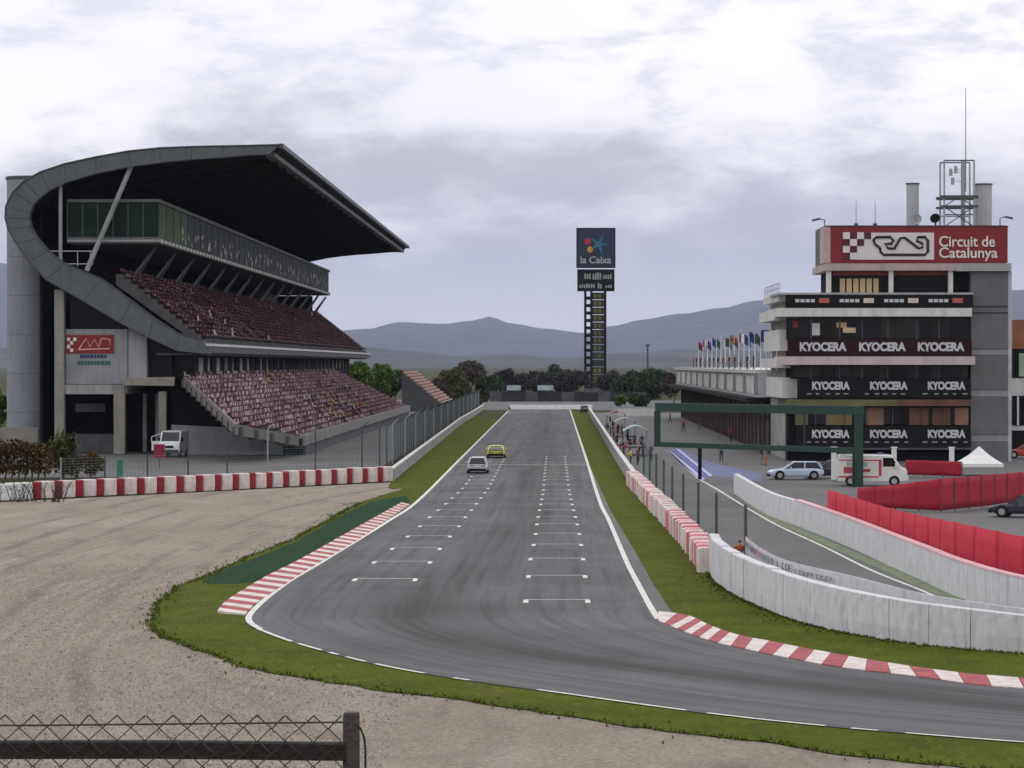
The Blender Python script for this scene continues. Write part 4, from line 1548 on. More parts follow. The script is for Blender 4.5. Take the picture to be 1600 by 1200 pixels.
# =================================================================== SCOREBOARD TOWER
YT = 925.0
T = lambda px, py: (P(px, py, YT).x, P(px, py, YT).z)
st = thing('scoreboard_tower', 'tall dark lattice scoreboard tower with square screen on top at end of straight', 'tower', (T(931, 600)[0], YT, 0))
SCR = M('screen_navy', (0.012, 0.016, 0.045), 0.4, 0.3, 0.1)
a, c = T(902, 358), T(960, 417)
bb = MB()
bb.box(a[0], YT - 2, c[1], c[0], YT + 2, a[1])
scr = bb.build('screen', SCR, st)
for x0, x1, z0, z1 in ((a[0] - .3, a[0], c[1] - .3, a[1] + .3), (c[0], c[0] + .3, c[1] - .3, a[1] + .3), (a[0], c[0], a[1], a[1] + .3), (a[0], c[0], c[1] - .3, c[1])):
    bb = MB()
    bb.box(x0, YT - 2.2, z0, x1, YT + 2.1, z1)
    bb.build('screen_frame', BLACK, scr)
bb = MB()
cx_, cz_ = T(936, 382)
star = []
for k in range(10):
    t = math.tau * k / 10 + 0.35
    r = (4.4, 1.0)[k % 2] * (1.0, 1, 0.75, 1, 1.1, 1, 0.8, 1, 0.95, 1)[k]
    star.append((cx_ + r * math.sin(t), cz_ + r * math.cos(t) * .9))
bb.prism_xz(star, YT - 2.12, YT - 2.02)
bb.build('star_emblem', M('emblem_blue', (0.015, 0.12, 0.22), 0.5, 0.2, 0.3), scr)
for (px, py, col, nm) in ((918, 378, (0.45, 0.02, 0.05), 'emblem_red'), (922, 390, (0.5, 0.30, 0.03), 'emblem_yellow')):
    q = T(px, py)
    bb = MB()
    bb.tube((q[0], YT - 2.12, q[1]), (q[0], YT - 2.02, q[1]), 1.0, 1.0, 14)
    bb.build('emblem_dot', M(nm, col, 0.5), scr)
me_ = text_mesh('screen_text', 'la Caixa', M('screen_text_white', (0.36, 0.38, 0.42), 0.5), width=T(955, 0)[0] - T(907, 0)[0], depth=.05, bold=.02)
q = T(907, 412)
piece('screen_lettering', me_, scr, (q[0] - st.location.x, -2.12, q[1]))
a, c = T(902, 421), T(960, 455)
bb = MB()
bb.box(a[0], YT - 1.8, c[1], c[0], YT + 1.8, a[1])
lb = bb.build('lower_board', BLACK, st)
for (px0, px1, py0, py1) in ((913, 923, 426, 436), (926, 938, 426, 437), (942, 955, 427, 436), (905, 930, 443, 450), (934, 940, 442, 451), (946, 956, 444, 450)):
    x = px0
    while x < px1:
        a, c = T(x, py0), T(x + 2.4, py1)
        bb = MB()
        bb.box(a[0], YT - 1.86, c[1], c[0], YT - 1.805, a[1] - random.uniform(0, .6))
        bb.build('board_digit', M('board_digit_grey', (0.30, 0.32, 0.30), 0.6, 0.3, 0.5), lb)
        x += 3.6
# shaft: two columns, lattice on one side, number panels on the other
for px in (914.5, 924, 945.5):
    q = T(px, 455)
    for dy in (-1.6, 1.6):
        bb = MB()
        bb.bar((q[0], YT + dy, 0), (q[0], YT + dy, q[1] + .2), 0.75, 0.75)
        bb.build('column', BLACK, st)
for k in range(13):
    z0 = 1.5 + k * 2.35
    za = T(0, 608)[1] + k * (T(0, 457)[1] - T(0, 608)[1]) / 13
    zb = za + (T(0, 457)[1] - T(0, 608)[1]) / 13
    xa, xb = T(915, 0)[0], T(924, 0)[0]
    bb = MB()
    bb.box(xa, YT - 1.5, za, xb, YT + 1.5, za + 1.0)
    bb.build('landing', BLACK, st)
    bb = MB()
    bb.box(T(925.5, 0)[0], YT - 1.4, za + .12, T(944, 0)[0], YT + 1.4, zb - .12)
    pn = bb.build('number_panel', M('number_panel_black', (0.03, 0.032, 0.024), 0.6, 0.3, 0.2), st)
    for px in (930, 937):
        if random.random() < 0.15:
            continue
        bb = MB()
        q0, q1 = T(px - 1.8, 0)[0], T(px + 1.8, 0)[0]
        bb.box(q0, YT - 1.46, za + .7, q1, YT - 1.405, zb - .7)
        bb.build('digit', M('digit_yellow', (0.16, 0.15, 0.04), 0.6, 0.5, 0.3), pn)
bb = MB()
bb.box(T(912, 0)[0], YT - 2.5, 0, T(950, 0)[0], YT + 2.5, T(0, 607)[1])
bb.build('base', CONC_D, st)

# =================================================================== CONTROL TOWER
YC = 281.0


def C(px, py, Y=YC):
    p = P(px, py, Y)
    return (p.x, p.z)


ct = thing('control_tower', 'multi-storey control tower with black banner bands and a red circuit sign on top', 'building', (C(1400, 700)[0], YC, 0))


def cbox(px0, py0, px1, py1, name, mat, y0=0.0, y1=12.0, parent=None):
    a_, c_ = C(px0, py0), C(px1, py1)
    bb_ = MB()
    bb_.box(a_[0], YC + y0, c_[1], c_[0], YC + y1, a_[1])
    return bb_.build(name, mat, parent or ct)


sb = cbox(1297, 355, 1573, 411, 'roof_sign', RED, -0.6, -0.2)
cbox(1296, 353.5, 1574, 355, 'sign_frame', M('sign_frame_dark', (0.06, 0.01, 0.015), 0.5), -0.65, 0.2, sb)
cbox(1287, 355, 1297, 411, 'sign_end', M('sign_end_pink', (0.45, 0.33, 0.33), 0.7), -0.55, 4.0, ct)
cbox(1338, 364, 1458, 406, 'emblem_field', M('emblem_white', (0.66, 0.62, 0.62), 0.6, 0.08, 1.0), -0.66, -0.61, sb)
CHD = M('chequer_dark', (0.08, 0.012, 0.018), 0.6)
sq = 11.0
pat = [(0, 0, 'w'), (1, 0, 'd'), (2, 0, 'w'), (3, 0, 'd'), (0, 1, 'd'), (1, 1, 'w'), (2, 1, 'd'), (0, 2, 'w'), (1, 2, 'd'), (0, 3, 'd'), (1, 3, 'w')]
for i, j, cc in pat:
    x0, y0 = 1316 + i * sq, 363.5 + j * 10.6
    cbox(x0, y0, x0 + sq - .2, y0 + 10.4, 'chequer', CHD if cc == 'd' else MATS['emblem_white'], -0.72, -0.67 + .002 * i, sb)
cbox(1327, 374, 1340, 405, 'emblem_field', MATS['emblem_white'], -0.655, -0.61, sb)
trk = [(470, 290), (430, 260), (418, 228), (440, 205), (550, 203), (575, 230), (560, 255), (505, 258), (530, 290), (580, 295), (628, 212), (660, 208), (770, 292), (800, 285), (800, 255), (755, 232), (762, 205), (820, 203), (842, 230), (842, 320), (820, 342), (495, 342), (472, 318), (470, 290)]
bb = MB()
bb.path([(C(1280 + x / 5, 330 + y / 5)[0], YC - 0.70, C(1280 + x / 5, 330 + y / 5)[1]) for x, y in trk], 0.14, 6)
bb.build('circuit_outline', M('outline_black', (0.03, 0.012, 0.014), 0.6), sb)
SIGNW = M('sign_letter_white', (0.72, 0.66, 0.62), 0.6, 0.06, 1.0)
for s_, x0, x1, yb in (('Circuit de', 1466, 1553, 386), ('Catalunya', 1466, 1557, 404)):
    me_ = text_mesh('sign_text', s_, SIGNW, width=C(x1, 0)[0] - C(x0, 0)[0], height=(1.05 if s_[1] == 'i' else 1.35), depth=.05, bold=.012)
    q = C(x0, yb)
    piece('sign_lettering', me_, sb, (q[0] - ct.location.x, -0.66, q[1] - (0 if s_[1] == 'i' else 0.28)))
# crown floor
cbox(1288, 412, 1578, 423, 'cornice', M('cornice_beige', (0.42, 0.34, 0.32), 0.75, 0.1, 0.8, dirt=0.35), -0.9, 13)
cbox(1492, 412.5, 1577, 424, 'cornice', M('cornice_grey', (0.34, 0.34, 0.34), 0.75, 0.1, 0.8, dirt=0.35), -1.0, 13.1)
cbox(1300, 424, 1488, 459, 'window_wall', GLASS_D, 0.6, 1.0)
cbox(1302, 424, 1486, 430, 'blind_box', M('red_brown_blind', (0.22, 0.06, 0.045), 0.7), 0.3, 0.58)
for px in (1291, 1388, 1481):
    cbox(px, 423, px + 7, 461, 'pillar', OFFW, -0.5, 0.2)
for k in range(6):
    cbox(1313 + k * 10.5, 435, 1321 + k * 10.5, 458, 'blind', BEIGE, 0.4, 0.5)
cbox(1400, 432, 1478, 458, 'window_pane', GLASS_D, 0.3, 0.5)
# stacked floors: (top, bottom, left, right, front offset, material, name)
cbox(1225, 461, 1516, 481, 'banner_band', BLACK, -1.9, -1.7)
cbox(1214, 458, 1517, 461, 'banner_top', M('grey_edge', (0.35, 0.35, 0.35), 0.7), -1.95, 10)
cbox(1212, 482, 1514, 495, 'floor_slab', OFFW, -1.95, 12)
cbox(1228, 496, 1514, 531, 'window_wall', GLASS_D, -0.6, 0)
cbox(1228, 530, 1514, 556, 'sign_band', MAROON, -1.9, -1.7)
cbox(1224, 557, 1519, 570, 'floor_slab', PINKW, -2.1, 12)
cbox(1235, 571, 1512, 592, 'window_wall', GLASS_D, -0.3, 0.2)
cbox(1244, 591, 1512, 622, 'sign_band', BLACK, -1.3, -1.1)
cbox(1230, 624, 1400, 634, 'floor_slab', OLIVE, -1.35, 12)
cbox(1400.3, 624, 1514, 634, 'floor_slab', TAN, -1.3, 12)
cbox(1240, 635, 1514, 664, 'window_wall', GLASS_D, -0.3, 0.2)
cbox(1243, 665, 1512, 698, 'sign_band', BLACK, -1.3, -1.1)
cbox(1230, 699, 1514, 702, 'floor_slab', CONC_D, -1.2, 12)
cbox(1236, 703, 1514, 734, 'ground_floor', DARK, 0.2, 0.6)
for px0, px1, m_ in ((1242, 1262, OLIVE), (1290, 1330, M('ochre_panel', (0.16, 0.12, 0.045), 0.7, 0.3, 0.5)), (1352, 1380, M('tan_light', (0.22, 0.13, 0.08), 0.7, 0.3, 0.5)), (1420, 1450, TAN), (1456, 1484, TAN), (1491, 1512, M('tan_light2', (0.26, 0.14, 0.09), 0.7, 0.3, 0.5))):
    cbox(px0, 637, px1, 664, 'panel', m_, -0.45, -0.32)
PANES = [M('pane_%d' % k_, c_, .2, .3, .5, spec=.2) for k_, c_ in enumerate(((0.006, 0.006, 0.008), (0.014, 0.010, 0.010), (0.010, 0.013, 0.020), (0.028, 0.022, 0.020), (0.020, 0.024, 0.028)))]
for py0_, py1_, xa_, yo_ in ((497, 529, 1231, -0.66), (572, 590, 1238, -0.36), (636, 663, 1243, -0.36)):
    x_ = xa_
    while x_ < 1508:
        w_px = random.choice((14, 18, 22))
        cbox(x_ + .4, py0_ + .6, min(x_ + w_px, 1512) - .4, py1_ - .4, 'window_pane', random.choice(PANES), yo_ + .01, yo_ + .05)
        x_ += w_px
for px in (1265, 1310, 1345, 1385, 1430, 1465):
    cbox(px, 498, px + 2, 530, 'mullion', STEEL_D, -0.72, -0.61)
    cbox(px, 572, px + 2, 591, 'mullion', STEEL_D, -0.42, -0.31)
    cbox(px + 8, 636, px + 9.5, 664, 'mullion', STEEL_D, -0.56, -0.46)
for px0, px1, py0, py1, m_ in ((1268, 1280, 505, 524, OFFW), (1306, 1322, 504, 512, BEIGE), (1316, 1336, 512, 520, M('display_beige', (0.6, 0.48, 0.30), 0.7)), (1238, 1246, 502, 512, RED)):
    cbox(px0, py0, px1, py1, 'window_display', m_, -0.66, -0.605)  # flat coloured pieces set just in front of the glazing
KW = M('kyocera_white', (0.52, 0.51, 0.52), 0.6, 0.06, 1.0)
for row, (yb, x_list, wpx, hpx) in enumerate(((549, (1247, 1339, 1430), 72, 14), (609, (1267, 1357, 1447), 58, 13), (684, (1267, 1357, 1447), 58, 13))):
    a_, c_ = C(0, yb)[1], C(0, yb - hpx)[1]
    me_ = text_mesh('band_text', 'KYOCERA', KW, width=C(wpx, 0)[0] - C(0, 0)[0], height=c_ - a_, depth=.04, bold=.05)
    for x0 in x_list:
        yo = -1.95 if row == 0 else -1.35
        q = C(x0, yb)
        piece('band_lettering', me_, ct, (q[0] - ct.location.x, yo, q[1]))
        if row:
            x = x0 - 8
            while x < x0 + wpx:
                wd = random.uniform(5, 9)
                cbox(x, yb + 5, x + wd, yb + 7.4, 'small_lettering', M('small_letter_grey', (0.22, 0.22, 0.22), 0.6), yo, yo + .04)
                x += wd + random.uniform(5, 11)
for k in range(4):
    x0 = 1240 + k * 69
    for q in range(4):
        cbox(x0 + q * 8, 468, x0 + q * 8 + 6.4, 473, 'small_lettering', KW, -1.96, -1.91)
    cbox(x0 + 37, 466.5, x0 + 53, 474, 'small_badge', M('badge_red', (0.45, 0.10, 0.09), 0.6) if k % 3 == 0 else M('badge_cream', (0.6, 0.52, 0.42), 0.6), -1.96, -1.91)
# floors' cores behind the bands so the tower is solid
cbox(1232, 462, 1515, 733, 'core', DARK, 1.1, 12)
cbox(1299, 424, 1515, 461.5, 'core', DARK, 1.12, 11)
# grey clad lift shaft
for py0, py1 in ((424.5, 478), (481, 488), (491, 545), (555, 609), (620, 679), (690, 735)):
    cbox(1516, py0, 1574, py1, 'cladding_panel', GREYP, -0.4, 12.2)
for py0, py1 in ((478.5, 480.6), (488.5, 490.6), (545.5, 554.5), (609.5, 619.5), (679.5, 689.5)):
    cbox(1516.5, py0, 1573.5, py1, 'joint_band', CONC_D if py1 - py0 < 5 else M('joint_grey', (0.25, 0.25, 0.25), 0.7), -0.3, 12)
cbox(1574.3, 424, 1580, 735, 'corner_strip', M('pale_strip', (0.45, 0.45, 0.48), 0.6), -0.2, 12)
# pit-lane side of the tower: balconies and stair landings
xs0 = C(1226, 0)[0]
for z0, z1, dx in ((C(0, 470)[1], C(0, 459)[1], 0.5), (C(0, 500)[1], C(0, 484)[1], 0.9), (C(0, 548)[1], C(0, 515)[1], 0.4), (C(0, 575)[1], C(0, 560)[1], 0.7), (C(0, 622)[1], C(0, 590)[1], 0.2)):
    bb = MB()
    bb.box(xs0 - dx, YC + 1.0, z0, xs0 + 1.5, YC + 22, z1)
    bb.build('balcony', OFFW, ct)
bb = MB()
bb.box(xs0 + .3, YC + 3, 0, xs0 + 4, YC + 22, C(0, 470)[1])
bb.build('side_wall', M('side_wall_grey', (0.30, 0.29, 0.27), 0.8, 0.25, 0.5, dirt=0.5), ct)
bb = MB()
for zz in (0.5, 1.0):
    zt_ = C(0, 458)[1] + zz
    bb.bar((xs0 - .4, YC + 1, zt_), (xs0 - .4, YC + 21, zt_), .05, .05)
for k in range(11):
    bb.bar((xs0 - .4, YC + 1 + 2 * k, C(0, 459)[1]), (xs0 - .4, YC + 1 + 2 * k, C(0, 458)[1] + 1.0), .05, .05)
bb.build('roof_railing', STEEL, ct)

# ---- things on the tower's roof
zr = C(0, 354)[1]


def roofthing(px, name, label, cat, y=3.0, group=None):
    return thing(name, label, cat, (C(px, 354)[0], YC + y, zr), group)


cbox(1290, 352, 1572, 411, 'penthouse', CONC_D, 0.2, 11)
for px, top, lbl in ((1341, 310, 'thin whip antenna on the tower roof above the chequered emblem'), (1371, 312, 'thin whip antenna on the tower roof above the circuit outline')):
    t = roofthing(px, 'antenna', lbl, 'antenna', 2, 'whip antennas on the tower roof')
    bb = MB()
    p0 = C(px, top)
    bb.tube((p0[0], YC + 2, zr), (p0[0], YC + 2, p0[1]), 0.05, 0.025, 6)
    bb.build('rod', STEEL, t)
    bb = MB()
    bb.box(p0[0] - .18, YC + 1.8, zr - .1, p0[0] + .18, YC + 2.2, zr + .35)
    bb.build('mount', STEEL_D, t)
CYL = M('ribbed_grey_cylinder', (0.42, 0.42, 0.43), 0.6, 0.12, 1.0)
for px0, px1, top, lbl in ((1426, 1446, 283, 'narrow ribbed grey vent stack on the tower roof behind the dish'), (1535, 1562, 284, 'wide ribbed grey vent stack at the outer end of the tower roof')):
    pm = (px0 + px1) / 2
    t = roofthing(pm, 'vent_stack', lbl, 'vent', 5, 'ribbed vent stacks on the tower roof')
    c0 = C(pm, top)
    r = (C(px1, 0)[0] - C(px0, 0)[0]) / 2
    bb = MB()
    nn = 24
    ring = lambda z: [(c0[0] + (r if j % 2 else r * .92) * math.cos(math.tau * j / nn), YC + 5 + (r if j % 2 else r * .92) * math.sin(math.tau * j / nn), z) for j in range(nn)]
    bb.loft([ring(zr), ring(c0[1])])
    bb.build('stack', CYL, t)
    bb = MB()
    bb.tube((c0[0], YC + 5, c0[1]), (c0[0], YC + 5, c0[1] + .12), r + .08, r + .08, 20)
    bb.build('rim', STEEL_D, t)
t = roofthing(1503, 'antenna_rack', 'square steel antenna frame with a tall mast on the tower roof', 'antenna', 3)
x0, x1 = C(1480, 0)[0], C(1527, 0)[0]
zt_, zm, zl = C(0, 250)[1], C(0, 307)[1], C(0, 322)[1]
for xx in (x0, x1):
    for yy in (2.0, 5.0):
        bb = MB()
        bb.bar((xx, YC + yy, zr), (xx, YC + yy, zt_), 0.16, 0.16)
        bb.build('upright', STEEL, t)
for zz, w in ((zt_, .12), (zm, .3), (zl, .22), (zr + 1.2, .1)):
    for yy in (2.0, 5.0):
        bb = MB()
        bb.bar((x0 - (0.4 if w > .2 else 0), YC + yy, zz), (x1 + (.4 if w > .2 else 0), YC + yy, zz), w, w)
        bb.build('crossbar', STEEL_D, t)
bb = MB()
bb.bar((x0, YC + 2, zl), (x0 + (x1 - x0) / 2, YC + 2, zm), .09, .09)
bb.bar((x0 + (x1 - x0) / 2, YC + 2, zm), (x1, YC + 2, zl), .09, .09)
bb.bar((x0, YC + 2, zr), (x1, YC + 2, zl), .09, .09)
bb.bar((x1, YC + 2, zr), (x0, YC + 2, zl), .09, .09)
bb.build('braces', STEEL_D, t)
mx_ = C(1512, 0)[0]
bb = MB()
bb.tube((mx_, YC + 3, zr), (mx_, YC + 3, zt_), .22, .22, 8)
bb.tube((C(1516, 0)[0], YC + 3, zt_ - 3), (C(1516, 0)[0], YC + 3, C(0, 135)[1]), .07, .035, 6)
bb.build('mast', STEEL, t)
bb = MB()
for px, py in ((1492, 266), (1495, 280), (1500, 262)):
    q = C(px, py)
    bb.box(q[0] - .15, YC + 2.8, q[1] - .35, q[0] + .15, YC + 3.1, q[1] + .35)
    bb.bar((q[0], YC + 3, q[1]), (mx_, YC + 3, q[1]), .05, .05)
bb.build('aerial', STEEL, t)


def dish(px, py, r, name, label, mat, y):
    t_ = roofthing(px, name, label, 'dish', y)
    q_ = C(px, py)
    bb_ = MB()
    ax = Vector((-0.3, -0.9, 0.35)).normalized()
    s1 = ax.cross(Vector((0, 0, 1))).normalized()
    s2 = s1.cross(ax)
    o_ = Vector((q_[0], YC + y, q_[1]))
    rings_ = []
    for k_ in range(6):
        rr = r * (k_ + 0.05) / 5
        rings_.append([o_ + (s1 * math.cos(math.tau * j / 18) + s2 * math.sin(math.tau * j / 18)) * rr + ax * (rr * rr / (2.4 * r)) for j in range(18)])
    bb_.loft(rings_, 0, False)
    bb_.build('reflector', mat, t_, smooth=True)
    bb_ = MB()
    bb_.tube(o_, o_ + ax * r * .9, .04, .03, 6)
    bb_.tube(o_ - ax * .1, (o_.x, o_.y, zr - .1), .09, .09, 6)
    bb_.build('stand', STEEL_D, t_)


dish(1435, 343, 0.55, 'satellite_dish', 'pale satellite dish in front of the narrow vent stack on the roof', CONC, 1.5)
dish(1465, 341, 0.5, 'satellite_dish', 'black satellite dish beside the antenna frame on the roof', BLACK, 1.6)
for px, py, sgn_, lbl in ((1290, 343, -1, 'floodlight arm reaching out from the roof beside the chequered sign end'), (1565, 340, 1, 'floodlight arm reaching out past the wide vent stack')):
    t = roofthing(px, 'floodlight', lbl, 'floodlight', 1.0, 'floodlights on the tower roof corners')
    q = C(px, py)
    bb = MB()
    bb.path([(q[0], YC + 1, zr - .3), (q[0], YC + 1, q[1]), (q[0] + sgn_ * .6, YC + .9, q[1] + .15)], .06, 6)
    bb.build('arm', STEEL_D, t)
    bb = MB()
    bb.bar((q[0] + sgn_ * .5, YC + .9, q[1] + .12), (q[0] + sgn_ * 1.2, YC + .7, q[1] - .05), .35, .2)
    bb.build('lamp_head', STEEL_D, t)

# =================================================================== PIT BUILDING behind the tower
xp = 22.6
pbd = thing('pit_building', 'long low pit building with white fascia and dark garages beside the pit lane', 'building', (xp, 305, 0))
ya, yb_ = 303.5, 510.0
bb = MB()
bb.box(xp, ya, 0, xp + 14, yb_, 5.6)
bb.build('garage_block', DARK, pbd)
bb = MB()
bb.box(xp - 1.2, ya, 5.9, xp + 14.5, yb_ + .5, 8.4)
bb.build('upper_floor', M('upper_floor_white', (0.50, 0.49, 0.50), 0.7, 0.2, 0.3, dirt=0.4), pbd)
bb = MB()
bb.box(xp - 2.4, ya, 5.45, xp + 14, yb_ + .6, 5.88)
bb.build('canopy', BLACK, pbd)
bb = MB()
bb.box(xp - 1.5, ya, 8.42, xp + 14.6, yb_ + .8, 8.8)
bb.build('roof_edge', OFFW, pbd)
fcols = [(0.50, 0.10, 0.12), (0.64, 0.55, 0.55), (0.14, 0.20, 0.50), (0.60, 0.32, 0.30), (0.20, 0.26, 0.36), (0.66, 0.64, 0.66)]
for k in range(34):
    y0 = ya + .4 + k * 6.05
    bb = MB()
    bb.box(xp - 1.26, y0, 6.2, xp - 1.205, y0 + 5.5, 8.1)
    bb.build('fascia_panel', M('fascia_%d' % (k % 6), fcols[(k * 5 + k // 3) % 6] if k > 9 else ((0.58, 0.58, 0.58) if k % 3 else (0.2, 0.2, 0.2)), 0.7, 0.45, 0.6), pbd)
    bb = MB()
    bb.box(xp - 0.06, y0, 0.05, xp - .01, y0 + 4.6, 3.6)
    bb.build('garage_door', M('garage_door_%d' % (k % 3), ((0.05, 0.05, 0.055), (0.12, 0.04, 0.045), (0.14, 0.14, 0.15))[k % 3], 0.6, 0.4, 0.5), pbd)
    bb = MB()
    bb.box(xp - .35, y0 + 4.7, 0, xp - 0.02, y0 + 5.4, 5.4)
    bb.build('pier', M('pier_brown', (0.10, 0.075, 0.065), .8, .3, .6), pbd)
    bb = MB()
    bb.box(xp - .1, y0, 3.8, xp - .02, y0 + 4.6, 5.2)
    bb.build('garage_sign', M('garage_sign_%d' % (k % 4), ((0.10, 0.03, 0.03), (0.25, 0.23, 0.2), (0.05, 0.05, 0.06), (0.3, 0.3, 0.32))[k % 4], 0.6, 0.4, 0.6), pbd)
# railing along its roof
bb = MB()
for k in range(70):
    bb.bar((xp - 2, ya + 1 + 2.9 * k, 8.75), (xp - 2, ya + 1 + 2.9 * k, 9.6), .05, .05)
bb.bar((xp - 2, ya, 9.6), (xp - 2, yb_, 9.6), .06, .06)
bb.build('railing', STEEL, pbd)

# flags on the pit building
FC = [((0.02, 0.03, 0.15), 'navy blue'), ((0.16, 0.03, 0.035), 'red'), ((0.42, 0.42, 0.44), 'white'), ((0.04, 0.05, 0.11), 'blue'), ((0.20, 0.16, 0.07), 'yellow'), ((0.03, 0.07, 0.045), 'green'), ((0.18, 0.06, 0.06), 'red and white'), ((0.04, 0.04, 0.05), 'black')]
fl_px = [1213, 1205, 1197, 1188, 1179, 1170, 1162, 1154, 1147, 1140, 1133, 1126, 1119, 1112, 1105, 1098, 1091]
for k, px in enumerate(fl_px):
    xx = 22.0
    yy = xx * F / (px - 867)
    col, nm = FC[0] if k == 3 else FC[(k * 3 + 1) % 8]
    t = thing('flag', '%s flag on the roof row, %s pole counting from the control tower' % (nm, ORD[k]), 'flag', (xx, yy, 8.75), 'row of flags on the pit building roof')
    hgt = 4.1 + (0.3 if k % 2 else 0)
    bb = MB()
    bb.tube((xx, yy, 8.7), (xx, yy, 8.75 + hgt), .05, .035, 6)
    bb.build('pole', WHITE, t)
    nxg, nzg = 8, 6
    W_, H_ = (2.0, 1.3) if k == 3 else (random.uniform(0.6, 1.2), 1.1)
    droop = 0.45 if k == 3 else random.uniform(0.5, 1.1)
    v_, f_ = [], []
    for i in range(nxg + 1):
        u = i / nxg
        for j in range(nzg + 1):
            w = j / nzg
            v_.append((xx + u * W_ * 0.75, yy + .16 * math.sin(u * 7 + w * 2 + k), 8.75 + hgt - .05 - w * H_ - u * u * droop * H_ * .6 + 0.05 * math.sin(u * 9 + k)))
    for i in range(nxg):
        for j in range(nzg):
            q = i * (nzg + 1) + j
            f_.append((q, q + nzg + 1, q + nzg + 2, q + 1))
    bb = MB().add(v_, f_)
    if nm in ('red and white', 'yellow'):
        bb.m = [((i // nzg) // 3) % 2 if nm != 'yellow' else ((i % nzg) // 2) % 2 for i in range(len(f_))]
    cl = bb.build('cloth', [M('flag_' + nm.replace(' ', '_'), col, 0.8, 0.12, 2.0), M('flag_white_band', (0.6, 0.6, 0.6), 0.8) if nm != 'yellow' else M('flag_red_band', (0.18, 0.04, 0.04), 0.8)], t, smooth=True)
    so = cl.modifiers.new('cloth_thickness', 'SOLIDIFY')
    so.thickness = 0.015

# =================================================================== VEGETATION
LEAF_GREEN = leaf_mat('leaves_fresh_green', (0.035, 0.075, 0.012), (0.11, 0.17, 0.03))
LEAF_DARK = leaf_mat('leaves_dark_green', (0.012, 0.028, 0.012), (0.045, 0.075, 0.025))
LEAF_BROWN = leaf_mat('leaves_brown', (0.035, 0.026, 0.022), (0.090, 0.065, 0.045))
LEAF_BARE = leaf_mat('twigs_violet_brown', (0.028, 0.024, 0.028), (0.070, 0.058, 0.062))
LEAF_OLIVE = leaf_mat('leaves_olive', (0.026, 0.034, 0.008), (0.095, 0.095, 0.022))
LEAF_RUST = leaf_mat('leaves_rust', (0.040, 0.024, 0.008), (0.115, 0.070, 0.022))


def leaves(blobs, n, size, aspect=1.0):
    bb_ = MB()
    tot = sum(q[3] * q[4] * q[5] for q in blobs)
    for q in blobs:
        m_ = int(n * q[3] * q[4] * q[5] / tot)
        for _ in range(m_):
            d = Vector((random.gauss(0, 1), random.gauss(0, 1), random.gauss(0, 1))).normalized()
            r = random.random() ** 0.4
            r *= 1.0 + 0.25 * noise.noise(Vector((q[0] + d.x * 2, q[1] + d.y * 2, q[2] + d.z * 2)))
            p = Vector((q[0] + d.x * r * q[3], q[1] + d.y * r * q[4], q[2] + d.z * r * q[5]))
            a_ = Vector((random.gauss(0, 1), random.gauss(0, 1), random.gauss(0, 1))).normalized()
            b_ = a_.cross(Vector((random.gauss(0, 1), random.gauss(0, 1), random.gauss(0, 1)))).normalized()
            s_ = size * random.uniform(.6, 1.4)
            bb_.add([p - a_ * s_ * aspect, p + b_ * s_ * .55, p + a_ * s_ * aspect, p - b_ * s_ * .55], [(0, 1, 2, 3)])
    return bb_


def tree(name, label, base_, h, w, kind, group=None, cat='tree', n=2600, leaf=0.28):
    t_ = thing(name, label, cat, base_, group)
    x, y, z = base_
    bb_ = MB()
    th = h * (0.35 if kind != 'conifer' else 0.9)
    bb_.path([(x, y, z - .2), (x + random.uniform(-.1, .1) * w, y, z + th * .5), (x + random.uniform(-.12, .12) * w, y, z + th)], [h * .03, h * .022, h * .014], 8)
    blobs = []
    nb = 11
    for k_ in range(nb):
        a_ = random.uniform(0, math.tau)
        if kind == 'conifer':
            q = k_ / (nb - 1)
            rr = w * .5 * (1 - q * .85)
            blobs.append((x + math.cos(a_) * rr * .3, y + math.sin(a_) * rr * .3, z + h * (.15 + .8 * q), rr, rr, h * .12))
        else:
            el = random.uniform(.26, .86)
            rr = w * random.uniform(.15, .26)
            rad_ = w * .5 * (1 - abs(el - .55) * 1.1) - rr * .6
            blobs.append((x + math.cos(a_) * rad_, y + math.sin(a_) * rad_, z + h * el, rr, rr, rr * random.uniform(.7, 1.0)))
    if kind != 'conifer':
        blobs.append((x, y, z + h * .62, w * .28, w * .28, h * .26))
        blobs.append((x + random.uniform(-.1, .1) * w, y, z + h * .86, w * .17, w * .17, h * .13))
    for q in blobs[:9]:
        bb_.path([(x, y, z + th * .6), ((x + q[0]) / 2, (y + q[1]) / 2, (z + th + q[2]) / 2 - .1 * h * .3), (q[0], q[1], q[2])], [h * .013, h * .009, h * .004], 5)
    if kind == 'bare':
        for q in blobs:
            for _ in range(10):
                d = Vector((random.gauss(0, 1), random.gauss(0, 1), abs(random.gauss(0, 1)))).normalized()
                bb_.path([(q[0], q[1], q[2]), (q[0] + d.x * q[3] * 1.2, q[1] + d.y * q[3] * 1.2, q[2] + d.z * q[5] * 1.3)], [h * .005, h * .002], 4)
    bb_.build('trunk', BARK, t_)
    mat_ = {'green': LEAF_GREEN, 'dark': LEAF_DARK, 'conifer': LEAF_DARK, 'brown': LEAF_BROWN, 'bare': LEAF_BARE, 'olive': LEAF_OLIVE, 'rust': LEAF_RUST}[kind]
    leaves(blobs, n if kind != 'bare' else int(n * .45), leaf if kind != 'bare' else leaf * .8, 1.0 if kind != 'bare' else 1.9).build('crown', mat_, t_)
    return t_


def at(px, Y):
    p = P(px, 600, Y)
    return (p.x, Y, 0)


def hgt(py, Y):
    return P(800, py, Y).z


def wid(dpx, Y):
    return dpx * Y / F


